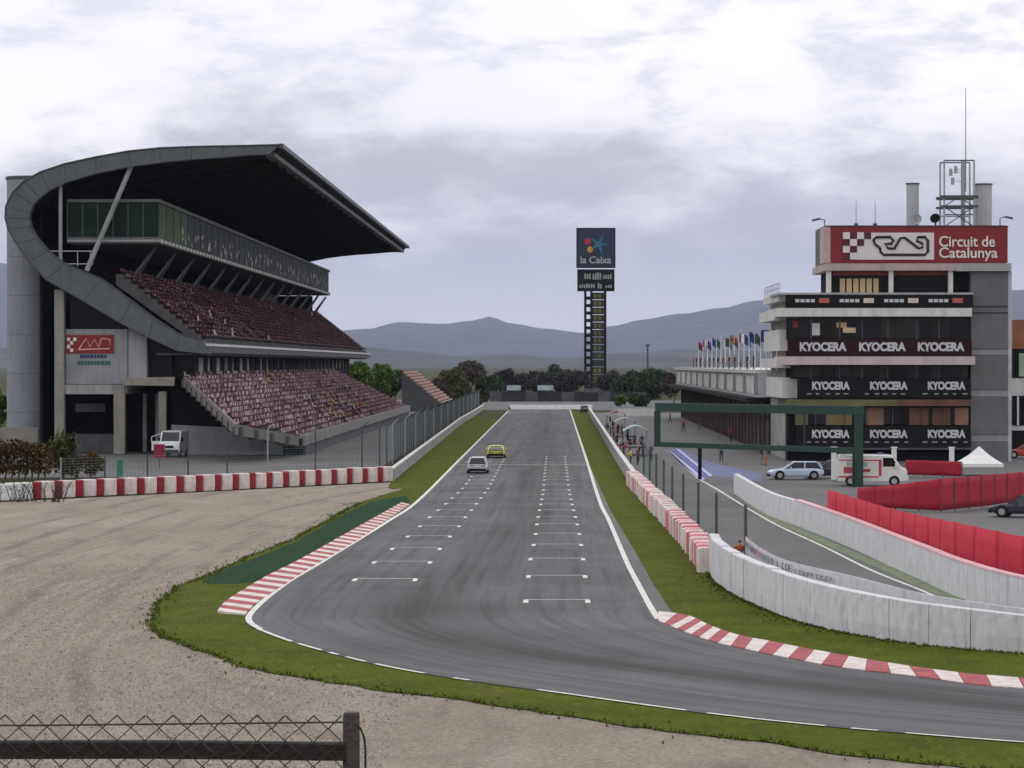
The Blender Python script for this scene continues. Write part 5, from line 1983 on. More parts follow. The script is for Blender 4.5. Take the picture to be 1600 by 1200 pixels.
for px, top, Y, w, kind, lbl in (
        (553, 566, 640, 52, 'green', 'fresh green tree directly behind the far end of the grandstand'),
        (590, 567, 660, 46, 'green', 'fresh green tree between the grandstand and the small orange stand'),
        (618, 578, 690, 34, 'dark', 'small dark green tree just behind the small orange stand'),
        (735, 563, 800, 48, 'brown', 'large round brown tree standing above the bushes left of the straight'),
        (708, 577, 760, 38, 'olive', 'olive brown tree beside the large round brown tree'),
        (762, 588, 780, 30, 'dark', 'dark low tree between the brown tree and the dark catch wall'),
        (690, 592, 730, 30, 'brown', 'short brown tree behind the small orange stand'),
        (868, 569, 860, 34, 'dark', 'dark upright tree rising above the treeline left of the scoreboard tower'),
        (787, 580, 840, 24, 'bare', 'bare tree in the treeline nearest the dark low tree'),
        (808, 586, 845, 26, 'bare', 'low bare tree above the first pale banner'),
        (828, 583, 850, 26, 'bare', 'bare tree between the two pale banners'),
        (848, 582, 840, 28, 'bare', 'bare tree above the second pale banner'),
        (884, 583, 850, 26, 'bare', 'bare tree just beyond the dark upright tree'),
        (902, 580, 845, 26, 'bare', 'bare tree touching the left edge of the scoreboard tower base'),
        (958, 578, 850, 30, 'bare', 'bare tree close to the outer edge of the scoreboard tower base'),
        (978, 584, 830, 32, 'dark', 'dark tree behind the pit wall crowd'),
        (1003, 582, 800, 40, 'dark', 'broad dark tree by the thin grey pole'),
        (1032, 578, 760, 44, 'dark', 'tall dark tree next to the far end of the pit building'),
        (1052, 586, 700, 34, 'brown', 'brown tree at the far corner of the pit building')):
    tree('tree', lbl, at(px, Y), hgt(top - (2 if kind == 'bare' else 1), Y), wid(w * (1.6 if kind in ('bare', 'dark') else 1.25), Y), kind, None, 'tree', 3200 if kind != 'bare' else 5200, 0.42)
for px, top, Y, w, kind, lbl in ((972, 624, 640, 26, 'green', 'bright green bush behind the pit wall near the end of the straight'), (1000, 618, 640, 34, 'dark', 'dark green bush beside the bright green one'),
                                 (668, 617, 600, 30, 'rust', 'rust brown bush at the foot of the small orange stand'), (725, 610, 660, 36, 'dark', 'dark bush at the end of the trackside wall'), (752, 618, 640, 22, 'olive', 'olive bush next to the far end of the left grass verge')):
    tree('bush', lbl, at(px, Y), max(2.5, hgt(top, Y)), wid(w, Y), kind, None, 'bush', 1400, 0.3)
tree('tree', 'green tree beyond the round stair tower at the picture edge', at(-4, 330), hgt(600, 330), wid(30, 330), 'green', None, 'tree', 1800, 0.28)

# brown hedge and spiky bush by the tyre barrier
hd = thing('hedge', 'rust brown clipped hedge behind the plain white tyre barrier', 'hedge', at(20, 235))
hb = []
x0, x1 = at(-70, 235)[0], at(75, 235)[0]
for k in range(16):
    x = x0 + (x1 - x0) * (k + .5) / 16
    hb.append((x, 235 + random.uniform(-.4, .4), 2.2 + random.uniform(-.2, .25), 0.75, 0.9, random.uniform(.75, 1.0)))
    hb.append((x, 235, 1.0, 0.7, 0.7, .7))
leaves(hb, 5200, 0.15).build('foliage', LEAF_RUST, hd)
bb = MB()
for k in range(14):
    x = x0 + (x1 - x0) * (k + .5) / 14
    bb.path([(x, 235, -.1), (x + random.uniform(-.2, .2), 235, 1.1), (x + random.uniform(-.3, .3), 235, 2.0)], [.08, .06, .03], 5)
bb.build('stems', BARK, hd)
sp = thing('spiky_bush', 'olive spiky palm-like bush beside the brown hedge', 'bush', at(98, 238))
bx_, by_, _ = at(98, 238)
bb = MB()
for k in range(260):
    a_ = random.uniform(0, math.tau)
    el = random.uniform(-.2, 1.45)
    o_ = Vector((bx_ + random.gauss(0, .45), by_ + random.gauss(0, .45), random.uniform(.5, 3.4)))
    ln = random.uniform(.8, 1.5)
    d = Vector((math.cos(a_) * math.cos(el), math.sin(a_) * math.cos(el), math.sin(el)))
    s_ = d.cross(Vector((0, 0, 1))).normalized() * .07
    m1, e1 = o_ + d * ln * .6, o_ + d * ln - Vector((0, 0, .35 * ln))
    bb.add([o_ - s_ * .5, o_ + s_ * .5, m1 + s_, m1 - s_, e1], [(0, 1, 2, 3), (3, 2, 4)])
bb.build('foliage', LEAF_OLIVE, sp)
leaves([(bx_, by_, 1.7, 1.3, 1.2, 1.5), (bx_ + .9, by_, 1.0, 1.1, .9, .9), (bx_ - .7, by_, 2.4, .8, .8, .9)], 1500, 0.15).build('inner_leaves', LEAF_OLIVE, sp)
bb = MB()
bb.tube((bx_, by_, -.1), (bx_, by_, 2.6), .16, .1, 7)
bb.build('stem', BARK, sp)
tree('bush', 'low rust coloured bush at the road edge beside the spiky bush', at(140, 240), 2.0, 2.6, 'rust', None, 'bush', 900, 0.15)
bs = thing('bare_shrub', 'leafless dark shrub in front of the plain white tyre barrier', 'shrub', G(18, 784))
o_ = G(18, 784)
bb = MB()
for k in range(46):
    s0 = o_ + Vector((random.uniform(-1.6, 3.6), random.uniform(-.5, .2), 0))
    d = Vector((random.gauss(0, .35), random.gauss(0, .2), 1)).normalized()
    L_ = random.uniform(.8, 2.0)
    p1 = s0 + d * L_ * .5 + Vector((random.gauss(0, .06), 0, 0))
    p2 = s0 + d * L_ + Vector((random.gauss(0, .15), 0, 0))
    bb.path([s0, p1, p2], [.03, .022, .008], 4)
    for _ in range(3):
        e = p1 + Vector((random.gauss(0, .3), random.gauss(0, .2), random.uniform(.2, .6)))
        bb.path([p1.lerp(p2, random.random() * .7), e], [.014, .006], 4)
bb.build('branches', M('dark_twigs', (0.035, 0.035, 0.030), .9, .3, 3), bs)

# =================================================================== VEHICLES
def wheel(parent, x, y, r, w, z=None):
    bb_ = MB()
    bb_.path([(x, y - w / 2, r), (x, y - w / 2 + .02, r), (x, y + w / 2 - .02, r), (x, y + w / 2, r)], [r * .9, r, r, r * .9], 20)
    t_ = bb_.build('tyre', RUBBER, parent, smooth=False, world=False)
    s_ = 1 if y > 0 else -1
    bb_ = MB()
    bb_.tube((x, y + s_ * w * .38, r), (x, y + s_ * (w * .5 + .015), r), r * .66, r * .62, 14)
    bb_.build('rim', CHROME, t_, world=False)


def car(name, label, loc, heading, L_, W_, H_, mat, style='hatch', group=None, extra=None):
    """heading: direction the nose points; local +x is forward"""
    t_ = thing(name, label, 'car', loc, group, heading)
    hw = W_ / 2
    belt = H_ * .62
    st_ = [(-.50, .42, .70, .80), (-.485, .30, .86, .90), (-.40, .22, .98, .97), (-.30, .20, 1.0, 1.0), (0, .20, 1.0, 1.0), (.20, .20, .98, 1.0), (.30, .20, .93, .99), (.42, .22, .84, .94), (.48, .30, .74, .84), (.50, .42, .62, .72)]
    rings_ = []
    for sx__, zb, kt, kw in st_:
        zt__ = belt * kt
        w__ = hw * kw
        rings_.append([(sx__ * L_, -w__ * .88, zb), (sx__ * L_, -w__, zb + .16), (sx__ * L_, -w__, zt__ * .72 + zb * .28), (sx__ * L_, -w__ * .93, zt__ - .04), (sx__ * L_, -w__ * .84, zt__),
                       (sx__ * L_, w__ * .84, zt__), (sx__ * L_, w__ * .93, zt__ - .04), (sx__ * L_, w__, zt__ * .72 + zb * .28), (sx__ * L_, w__, zb + .16), (sx__ * L_, w__ * .88, zb)])
    bb_ = MB().loft(rings_)
    body = bb_.build('body', mat, t_, world=False)
    rb, rf, tb_, tf = (-.46, .22, -.38, .04) if style == 'hatch' else ((-.42, .20, -.26, .03) if style == 'saloon' else (-.46, .20, -.20, .02))
    wl_, wt = hw * .86, hw * .66
    zc = belt - .02
    bb_ = MB()
    bb_.loft([[(rb * L_, -wl_, zc), (rf * L_, -wl_, zc), (rf * L_, wl_, zc), (rb * L_, wl_, zc)], [(tb_ * L_, -wt, H_ - .05), (tf * L_, -wt, H_ - .05), (tf * L_, wt, H_ - .05), (tb_ * L_, wt, H_ - .05)]])
    bb_.build('windows', CARGLASS, t_, world=False)
    bb_ = MB()
    a_, c_ = tb_ * L_, tf * L_
    bb_.loft([[(a_ - .04, -wt - .02, H_ - .07), (c_ + .06, -wt - .02, H_ - .07), (c_ + .06, wt + .02, H_ - .07), (a_ - .04, wt + .02, H_ - .07)], [(a_ + .12, -wt * .85, H_), (c_ - .1, -wt * .85, H_), (c_ - .1, wt * .85, H_), (a_ + .12, wt * .85, H_)]])
    bb_.build('roof', mat, t_, world=False)
    bb_ = MB()
    for s_ in (-1, 1):
        bb_.bar((rf * L_ + .02, s_ * wl_, zc), (tf * L_ + .03, s_ * wt, H_ - .06), .07, .07)
        bb_.bar((rb * L_ - .02, s_ * wl_, zc), (tb_ * L_ - .02, s_ * wt, H_ - .06), .12, .12)
        xm = (rb + rf) / 2 * L_ - .1
        bb_.bar((xm, s_ * (wl_ + .01), zc), (xm - .05, s_ * (wt + .01), H_ - .06), .08, .05)
    bb_.build('pillars', mat, t_, world=False)
    wr = .32
    for x_ in (-.31 * L_, .31 * L_):
        for s_ in (-1, 1):
            bb_ = MB()
            bb_.tube((x_, s_ * (hw - .14), wr + .02), (x_, s_ * (hw + .004), wr + .02), wr + .07, wr + .07, 20)
            bb_.build('wheel_arch', BLACK, t_, world=False)
            wheel(t_, x_, s_ * (hw - .09), wr, .2)
    for s_ in (-1, 1):
        bb_ = MB()
        bb_.box(-.497 * L_, s_ * hw * .56 - .16, belt * .62, -.472 * L_, s_ * hw * .56 + .16, belt * .82)
        bb_.build('tail_lamp', LAMPR, t_, world=False)
        bb_ = MB()
        bb_.box(.455 * L_, s_ * hw * .56 - .18, belt * .56, .492 * L_, s_ * hw * .56 + .18, belt * .70)
        bb_.build('headlamp', LAMPW, t_, world=False)
        bb_ = MB()
        bb_.box(.10 * L_, s_ * (hw + .08) - .09, zc + .02, .13 * L_, s_ * (hw + .08) + .09, zc + .16)
        bb_.build('mirror', mat, t_, world=False)
    bb_ = MB()
    bb_.box(-.515 * L_, -hw * .82, .26, -.47 * L_, hw * .82, .46)
    bb_.build('rear_bumper', BLACK, t_, world=False)
    bb_ = MB()
    bb_.box(.47 * L_, -hw * .76, .24, .512 * L_, hw * .76, .42)
    bb_.build('front_bumper', BLACK, t_, world=False)
    if extra == 'wing':
        bb_ = MB()
        bb_.box(-.49 * L_, -hw * .9, H_ * .82, -.42 * L_, hw * .9, H_ * .86)
        for s_ in (-1, 1):
            bb_.bar((-.45 * L_, s_ * hw * .5, belt * .95), (-.46 * L_, s_ * hw * .5, H_ * .83), .1, .04)
            bb_.box(-.50 * L_, s_ * hw * .9 - .02, H_ * .76, -.40 * L_, s_ * hw * .9 + .02, H_ * .92)
        bb_.build('rear_wing', mat, t_, world=False)
    if extra == 'stripe':
        bb_ = MB()
        bb_.box(-.503 * L_, -hw * .72, belt * .84, -.478 * L_, hw * .72, belt * .93)
        bb_.build('tail_stripe', WHITE, t_, world=False)
    return t_


SILVER = paint('car_silver', (0.50, 0.52, 0.55))
car('race_car', 'silver white touring car running up the straight, nearer of the two', G(747, 739), RAD(90), 4.2, 1.82, 1.42, SILVER, 'hatch', None, 'stripe')
car('race_car', 'yellow sports race car running up the straight ahead of the silver one', G(775.5, 715), RAD(90), 4.4, 1.86, 1.26, paint('car_yellow', (0.62, 0.60, 0.08)), 'coupe', None, 'wing')
car('parked_car', 'pale blue silver hatchback parked side-on in the pit lane', (P(1243, 745, 236).x, 236, 0), RAD(183), 4.5, 1.8, 1.45, paint('car_pale_blue', (0.48, 0.56, 0.68)), 'hatch')
car('parked_car', 'black car parked nose-to-tail with the pale blue hatchback in the pit lane', (P(1296, 745, 239).x, 239, 0), RAD(180), 4.4, 1.8, 1.45, paint('car_black', (0.02, 0.02, 0.025)), 'saloon')
car('parked_car', 'dark navy car in the paddock beyond the red fabric fence', (P(1604, 806, 178).x, 178, 0), RAD(160), 4.4, 1.8, 1.4, paint('car_navy', (0.02, 0.022, 0.045)), 'hatch')
car('parked_car', 'red car parked beside the tower at the picture edge', (P(1605, 718, 290).x, 290, 0), RAD(175), 4.4, 1.8, 1.45, paint('car_red', (0.45, 0.05, 0.04)), 'hatch')
car('parked_car', 'dark green car standing beyond the end of the grass strip', (P(914, 648, 560).x, 560, 0), RAD(88), 4.2, 1.8, 1.4, paint('car_green', (0.02, 0.05, 0.03)), 'saloon')


def van(name, label, loc, heading, L_, W_, H_, mat, stripes=False, opendoor=False, group=None):
    t_ = thing(name, label, 'van', loc, group, heading)
    hw = W_ / 2
    side = [(-.5, .35), (-.5, .80), (-.49, .98), (-.46, 1.0), (.22, 1.0), (.30, .97), (.42, .60), (.49, .53), (.5, .45), (.5, .20), (.46, .16), (-.48, .16)]
    rings_ = []
    for y_, k_ in ((-hw, .965), (-hw + .1, 1.0), (hw - .1, 1.0), (hw, .965)):
        rings_.append([(sx__ * L_ * (k_ if k_ == 1 else .992), y_, max(.3, sz__ * H_ * k_)) for sx__, sz__ in side])
    bb_ = MB().loft(rings_)
    bb_.build('body', mat, t_, world=False)
    # windscreen on the sloped front
    a_, c_ = Vector((.305 * L_, 0, .955 * H_)), Vector((.415 * L_, 0, .615 * H_))
    nrm = Vector((c_.z - a_.z, 0, a_.x - c_.x)).normalized() * -1
    if nrm.x < 0:
        nrm = -nrm
    bb_ = MB()
    bb_.add([(a_ + nrm * .02) + Vector((0, -hw * .84, 0)), (a_ + nrm * .02) + Vector((0, hw * .84, 0)), (c_ + nrm * .02) + Vector((0, hw * .9, 0)), (c_ + nrm * .02) + Vector((0, -hw * .9, 0)),
             (a_ - nrm * .05) + Vector((0, -hw * .84, 0)), (a_ - nrm * .05) + Vector((0, hw * .84, 0)), (c_ - nrm * .05) + Vector((0, hw * .9, 0)), (c_ - nrm * .05) + Vector((0, -hw * .9, 0))],
            [(0, 1, 2, 3), (7, 6, 5, 4), (0, 4, 5, 1), (1, 5, 6, 2), (2, 6, 7, 3), (3, 7, 4, 0)])
    bb_.build('windscreen', CARGLASS, t_, world=False)
    for s_ in (-1, 1):
        bb_ = MB()
        bb_.prism_xz([(.16 * L_, .62 * H_), (.375 * L_, .62 * H_), (.30 * L_, .90 * H_), (.16 * L_, .90 * H_)], s_ * hw - .02, s_ * hw + .02)
        bb_.build('side_window', CARGLASS, t_, world=False)
        bb_ = MB()
        bb_.box(.485 * L_, s_ * hw * .66 - .17, .36 * H_, .505 * L_, s_ * hw * .66 + .17, .46 * H_)
        bb_.build('headlamp', LAMPW, t_, world=False)
        bb_ = MB()
        bb_.box(.33 * L_, s_ * (hw + .13) - .12, .60 * H_, .37 * L_, s_ * (hw + .13) + .12, .74 * H_)
        bb_.build('mirror', BLACK if not stripes else mat, t_, world=False)
        for x_ in (-.30 * L_, .32 * L_):
            bb_ = MB()
            bb_.tube((x_, s_ * (hw - .2), .37), (x_, s_ * (hw + .01), .37), .42, .42, 18)
            bb_.build('wheel_arch', BLACK, t_, world=False)
            wheel(t_, x_, s_ * (hw - .09), .35, .22)
        if stripes:
            RS = M('ambulance_red', (0.48, 0.05, 0.07), .5)
            for (xa, xb, za, zb) in ((-.47, .14, .80, .84), (-.40, -.26, .40, .60), (-.2, -.02, .44, .54), (-.47, .10, .26, .31), (.10, .14, .31, .80)):
                bb_ = MB()
                bb_.box(xa * L_, s_ * (hw + .004) - .012, za * H_, xb * L_, s_ * (hw + .004) + .012, zb * H_)
                bb_.build('red_marking', RS, t_, world=False)
            bb_ = MB()
            bb_.box(-.36 * L_, s_ * hw - .015, .62 * H_, -.06 * L_, s_ * hw + .015, .77 * H_)
            bb_.build('side_window', M('frosted_green_glass', (0.40, 0.48, 0.44), .4), t_, world=False)
    bb_ = MB()
    bb_.box(.49 * L_, -hw * .9, .17 * H_, .52 * L_, hw * .9, .30 * H_)
    bb_.build('bumper', STEEL_D if not stripes else WHITE, t_, world=False)
    bb_ = MB()
    bb_.box(.492 * L_, -hw * .4, .36 * H_, .508 * L_, hw * .4, .45 * H_)
    bb_.build('grille', BLACK, t_, world=False)
    if stripes:
        bb_ = MB()
        bb_.box(.08 * L_, -hw * .6, H_ * 1.0, .16 * L_, hw * .6, H_ * 1.05)
        bb_.build('light_bar', M('blue_beacon', (0.06, 0.1, 0.4), .3), t_, world=False)
    if opendoor:
        bb_ = MB()
        d0 = Vector((.36 * L_, -hw, 0))
        d1 = d0 + Vector((.35, -.85, 0))
        for z0, z1, m_ in ((.30, .58, 0),):
            bb_.bar(d0 + Vector((0, 0, .44 * H_)), d1 + Vector((0, 0, .44 * H_)), .07, .36 * H_)
        bb_.bar(d0 + Vector((0, 0, .9 * H_)), d1 + Vector((0, 0, .78 * H_)), .07, .07)
        bb_.bar(d1 + Vector((0, 0, .6 * H_)), d1 + Vector((0, 0, .78 * H_)), .07, .07)
        bb_.build('open_door', mat, t_, world=False)
    return t_


VWHITE = paint('van_white', (0.74, 0.75, 0.76))
van('van', 'white high-roof van with its front door open under the grandstand end', (P(272, 712, 292).x, 292, 0), RAD(-93), 5.2, 2.05, 2.65, VWHITE, False, True)
van('ambulance', 'white ambulance with red stripes behind the green gantry post', (P(1362, 757, 224).x, 224, 0), RAD(-6), 5.4, 2.0, 2.4, paint('ambulance_white', (0.72, 0.71, 0.66)), True)

# =================================================================== GAZEBO, GANTRY, POSTS, RED FENCES
YG = 245.0
gc = P(1530, 700, YG)
gz = thing('gazebo', 'white peaked pop-up gazebo in the paddock before the lift shaft', 'gazebo', (gc.x, YG, 0))
hw = wid(33, YG)
ze, zp = P(0, 723, YG).z, P(0, 697, YG).z
prof_ = [(1.0, ze), (.72, ze + (zp - ze) * .22), (.42, ze + (zp - ze) * .50), (.16, ze + (zp - ze) * .82), (.02, zp)]
bb = MB()
bb.loft([[(gc.x - hw * k, YG - hw * k, z), (gc.x + hw * k, YG - hw * k, z), (gc.x + hw * k, YG + hw * k, z), (gc.x - hw * k, YG + hw * k, z)] for k, z in prof_], 0, False)
bb.loft([[(gc.x - hw, YG - hw, z), (gc.x + hw, YG - hw, z), (gc.x + hw, YG + hw, z), (gc.x - hw, YG + hw, z)] for z in (ze - .28, ze)], 0, False)
cn = bb.build('canopy', WHITE, gz)
sm = cn.modifiers.new('canvas_thickness', 'SOLIDIFY')
sm.thickness = .03
for sx__ in (-1, 1):
    for sy__ in (-1, 1):
        bb = MB()
        bb.bar((gc.x + sx__ * hw * .96, YG + sy__ * hw * .96, 0), (gc.x + sx__ * hw * .96, YG + sy__ * hw * .96, ze), .06, .06)
        bb.build('leg', STEEL, gz)

ga = thing('gantry', 'dark green rectangular steel gantry frame spanning the pit lane', 'gantry', (P(1342, 700, 222).x, 222, 0))
yl, yr = 240.0, 222.0
XL, XR = P(1027, 600, yl).x, P(1342, 600, yr).x
ztop, zbot = P(0, 638, 232).z, P(0, 698, 232).z


def gp(q, z):
    return Vector((XL + (XR - XL) * q, yl + (yr - yl) * q, z))


for a_, c_, w_, h_, nm in ((gp(0, ztop), gp(1.015, ztop), .5, .68, 'top_beam'), (gp(0.018, zbot), gp(.985, zbot), .34, .42, 'bottom_beam'), (gp(0, zbot - .2), gp(0, ztop - .35), .52, .52, 'end_post'), (gp(1, -.05), gp(1, ztop - .35), .62, .62, 'main_post')):
    bb = MB()
    bb.bar(a_, c_, w_, h_)
    bb.build(nm, GREENP, ga)
for q in (.225, .98):
    bb = MB()
    bb.bar(gp(q, -.05), gp(q, zbot - .22), .3, .3)
    bb.build('support_post', GREENP if q > .5 else BLACK, ga)
bb = MB()
bb.bar(gp(.5, zbot + .2), gp(.5, ztop - .3), .1, .1)
bb.bar(gp(.745, zbot + .2), gp(.745, ztop - .3), .12, .12)
bb.build('hanger', GREENP, ga)
for px, top, Y, lbl in ((1303, 700, 232, 'white square post left of the ambulance'), (1397, 700, 252, 'white square post behind the ambulance roof'), (1487, 700, 255, 'white square post left of the gazebo')):
    q = P(px, top, Y)
    t = thing('post', lbl, 'post', (q.x, Y, 0), 'white posts before the tower')
    bb = MB()
    bb.box(q.x - .2, Y - .2, 0, q.x + .2, Y + .2, q.z)
    bb.build('shaft', WHITE, t)
    bb = MB()
    bb.box(q.x - .26, Y - .26, q.z, q.x + .26, Y + .26, q.z + .1)
    bb.build('cap', WHITE, t)
    bb = MB()
    bb.box(q.x - .3, Y - .3, 0, q.x + .3, Y + .3, .12)
    bb.build('foot', CONC, t)
q = P(1222, 800, 176)
t = thing('post', 'short pink grey marker post in front of the white pit entry wall', 'post', (q.x, 176, 0))
q = G(1222, 806)
t.location = (q.x - .4, q.y, 0)
bb = MB()
bb.box(-.12, -.12, 0, .12, .12, .8)
bb.build('shaft', M('marker_pink', (0.42, 0.27, 0.27), .7), t, world=False)
bb = MB()
bb.box(-.14, -.14, .8, .14, .14, .86)
bb.build('cap', STEEL_D, t, world=False)
q = P(1012, 538, 760)
t = thing('pole', 'thin dark pole standing up above the dark trees', 'pole', (q.x, 760, 0))
bb = MB()
bb.tube((q.x, 760, 0), (q.x, 760, q.z), .35, .2, 8)
bb.build('shaft', STEEL_D, t)
bb = MB()
bb.box(q.x - .5, 759.5, q.z - .6, q.x + .5, 760.5, q.z)
bb.build('head', STEEL_D, t)


def fabric_fence(pts, h, name, label, step=3.6, zb=0.1, post=True, sag=.03, mat_=None):
    """red mesh fabric stretched between posts"""
    t_ = thing(name, label, 'fence', V2(pts[0]))
    pp_ = resample(pts, step)
    hs_ = [p_.z if h is None else h for p_ in pp_]
    pp_ = [V2(p_) for p_ in pp_]
    for i_ in range(len(pp_) - 1):
        a_, c_ = pp_[i_], pp_[i_ + 1]
        d = (c_ - a_).normalized()
        n_ = Vector((d.y, -d.x, 0))
        v_, f_ = [], []
        for u in range(7):
            for w in range(5):
                uu, ww = u / 6, w / 4
                hh_ = hs_[i_] + (hs_[i_ + 1] - hs_[i_]) * uu
                z = zb + (hh_ - zb) * ww - (sag * math.sin(math.pi * uu) if w == 4 else 0)
                p_ = a_.lerp(c_, uu) + n_ * (.03 * math.sin((uu + i_) * 3.1 + ww * 2) * math.sin(math.pi * ww + .3))
                v_.append((p_.x, p_.y, z))
        for u in range(6):
            for w in range(4):
                k_ = u * 5 + w
                f_.append((k_, k_ + 5, k_ + 6, k_ + 1))
        o__ = MB().add(v_, f_).build('fabric_panel', mat_ or REDF, t_, smooth=True)
        o__.modifiers.new('fabric_thickness', 'SOLIDIFY').thickness = .012
    if post:
        for p_, hh_ in zip(pp_, hs_):
            bb_ = MB()
            bb_.tube((p_.x + .09, p_.y + .14, 0), (p_.x + .09, p_.y + .14, hh_ - .06), .045, .045, 7)
            bb_.build('post', STEEL_D, t_)
    return t_


# along the pit entry wall: it stands just behind the wall
fabric_fence(catmull([P(1293, 764, 160), P(1345, 780, 148), P(1400, 796, 137.5), P(1450, 807, 128.5), P(1500, 817, 120.5), P(1600, 838, 111), P(1720, 862, 104)], 5),
             None, 'fabric_fence', 'bright red fabric fence right behind the white pit entry wall', mat_=M('bright_red_fabric', (0.50, 0.018, 0.045), .85, .12, .7))
fabric_fence([P(1340, 762, 190), P(1400, 757, 186), P(1466, 748, 183), P(1600, 737, 195), P(1700, 730, 203)], None, 'fabric_fence', 'deep red fabric fence with dark posts across the paddock before the gazebo', 2.2)
fabric_fence([V2((P(1415, 742, 243).x, 243)), V2((P(1502, 742, 239).x, 239))], 1.35, 'fabric_fence', 'short dark red hoarding between the ambulance and the gazebo', 2.0)

# green wire fence above the tyre barrier on the pit side
gf = thing('wire_fence', 'green wire fence with tall dark posts between the pink tyre barrier and the pit lane', 'fence', (7.6, 170, 0))
fpts = [V2((9.0, 136)), V2((8.3, 150)), V2((7.7, 180)), V2((7.4, 240)), V2((7.4, 330))]
fpts = fpts[:4]
fpp = resample(fpts, 13.0)
for p in fpp:
    bb = MB()
    bb.bar((p.x, p.y, 0), (p.x, p.y, 2.75), .14, .14)
    bb.build('post', GREENF, gf)
bb = MB()
for a, c in zip(fpp, fpp[1:]):
    for z in (.3, 1.1, 1.9, 2.65):
        bb.tube((a.x, a.y, z), (c.x, c.y, z), .008, .008, 4, cap=False)
    L_ = (c - a).length
    k = 1
    while k * 1.0 < L_:
        q = a.lerp(c, k * 1.0 / L_)
        bb.tube((q.x, q.y, .25), (q.x, q.y, 2.65), .004, .004, 4, cap=False)
        k += 1
bb.build('wire_mesh', GREENF, gf)

# debris fence in front of the grandstand
dfn = thing('debris_fence', 'grey wire debris fence with tall posts in front of the lower grandstand tier', 'fence', (-16, 290, 0))
dpts = [V2(G(95, 752)), V2(G(250, 745)), V2(G(400, 738)), V2(G(585, 733)), Vector((-15.3, 270, 0)), Vector((-15.6, 330, 0)), Vector((-15.8, 600, 0))]
dpp = resample(dpts, 5.0)
for i, p in enumerate(dpp):
    hh = 1.9 if i < 5 else 3.7
    bb = MB()
    bb.tube((p.x, p.y, 0), (p.x, p.y, hh), .07, .07, 6)
    if hh > 3:
        bb.tube((p.x, p.y, hh), (p.x + .5, p.y, hh + .5), .06, .05, 6)
    bb.build('post', STEEL_D if i % 5 else STEEL, dfn)
bb = MB()
for i, (a, c) in enumerate(zip(dpp, dpp[1:])):
    hh = 1.9 if i < 5 else 3.7
    z = .25
    while z < hh:
        bb.tube((a.x, a.y, z), (c.x, c.y, z), .011, .011, 4, cap=False)
        z += .22
    n_ = 10
    for k in range(1, n_):
        q = a.lerp(c, k / n_)
        bb.tube((q.x, q.y, .15), (q.x, q.y, hh), .008, .008, 4, cap=False)
bb.build('wire_mesh', M('fence_wire_grey', (0.16, 0.19, 0.18), .5, .2, 1.0, metal=.3), dfn)
GB = M('green_box_paint', (0.04, 0.22, 0.14), .6)
q = G(176, 748)
t = thing('equipment_box', 'small green equipment box behind the red and white tyre barrier', 'box', (q.x, q.y + 4, 0))
bb = MB()
bb.box(-.24, -.3, 0, .24, .3, 1.35)
bb.build('body', GB, t, world=False)
bb = MB()
bb.box(-.28, -.35, 1.35, .28, .35, 1.43)
bb.build('lid', GB, t, world=False)
q = P(249, 720, 262)
t = thing('stop_board', 'dark red square board on a post behind the tyre barrier below the van', 'sign', (q.x, 262, 0))
bb = MB()
bb.box(-.5, -.04, .85, .5, .04, 2.1)
bb.build('board', M('board_dark_red', (0.22, 0.015, 0.04), .7, .3, 3), t, world=False)
bb = MB()
bb.bar((0, .06, 0), (0, .06, 2.0), .08, .08)
bb.build('post', STEEL_D, t, world=False)

# small orange stand further on
YS = 575.0
os_ = thing('small_stand', 'small open stand with orange beige seats beyond the main grandstand', 'grandstand', at(655, YS))
xb, zb_ = P(628, 584, YS).x, P(628, 584, YS).z
xf = P(692, 640, YS).x
rl = []
nr = 12
poly = []
for r in range(nr):
    x = xb + (xf - xb) * r / nr
    z = zb_ - (zb_ - .8) * r / nr
    poly += [(x, z), (x + (xf - xb) / nr, z)]
poly += [(xf, 0), (xb, 0)]
bb = MB()
bb.prism_xz(poly, YS, YS + 60)
bb.build('terrace', CONC_D, os_)
bb = MB()
for r in range(nr):
    x = xb + (xf - xb) * r / nr
    z = zb_ - (zb_ - .8) * r / nr
    y = YS + .3
    while y < YS + 59:
        if (y - YS) % 11 > 1.2 and random.random() > .05:
            bb.box(x + .12, y, z + .05, x + .5, y + .5, z + .42, 0 if random.random() < .7 else 1)
        y += .62
tag(bb.build('seats', [SEAT_O, M('seat_cream', (0.55, 0.42, 0.34), .7, .2, 1)], os_), 'rows of orange and cream seats', kind='stuff')
# white hoarding far along the pit lane
t = thing('hoarding', 'white hoarding standing far along the pit lane', 'hoarding', at(995, 520))
for k in range(8):
    x = P(966 + k * 7.2, 650, 520).x
    bb = MB()
    bb.box(x, 520, 0, x + wid(7.0, 520), 520.2, 1.35)
    bb.build('panel', WHITE, t)
q = P(1590, 600, 296)
eb = thing('paddock_building', 'orange brown and white building beside the tower at the picture edge', 'building', (q.x, 300, 0))
xx0, xx1 = P(1583, 600, 302).x, P(1720, 600, 302).x
for py0, py1, m_, nm in ((500, 545, M('orange_brick', (0.30, 0.12, 0.06), .8, .25, .8), 'upper_wall'), (546, 590, DARK, 'window_band'), (591, 618, OFFW, 'slab'), (619, 664, GLASS_D, 'window_band'), (665, 672, OFFW, 'slab'), (673, 735, DARK, 'ground_floor')):
    bb = MB()
    bb.box(xx0, 302, P(0, py1, 302).z if py1 < 730 else 0, xx1, 316, P(0, py0, 302).z)
    bb.build(nm, m_, eb)
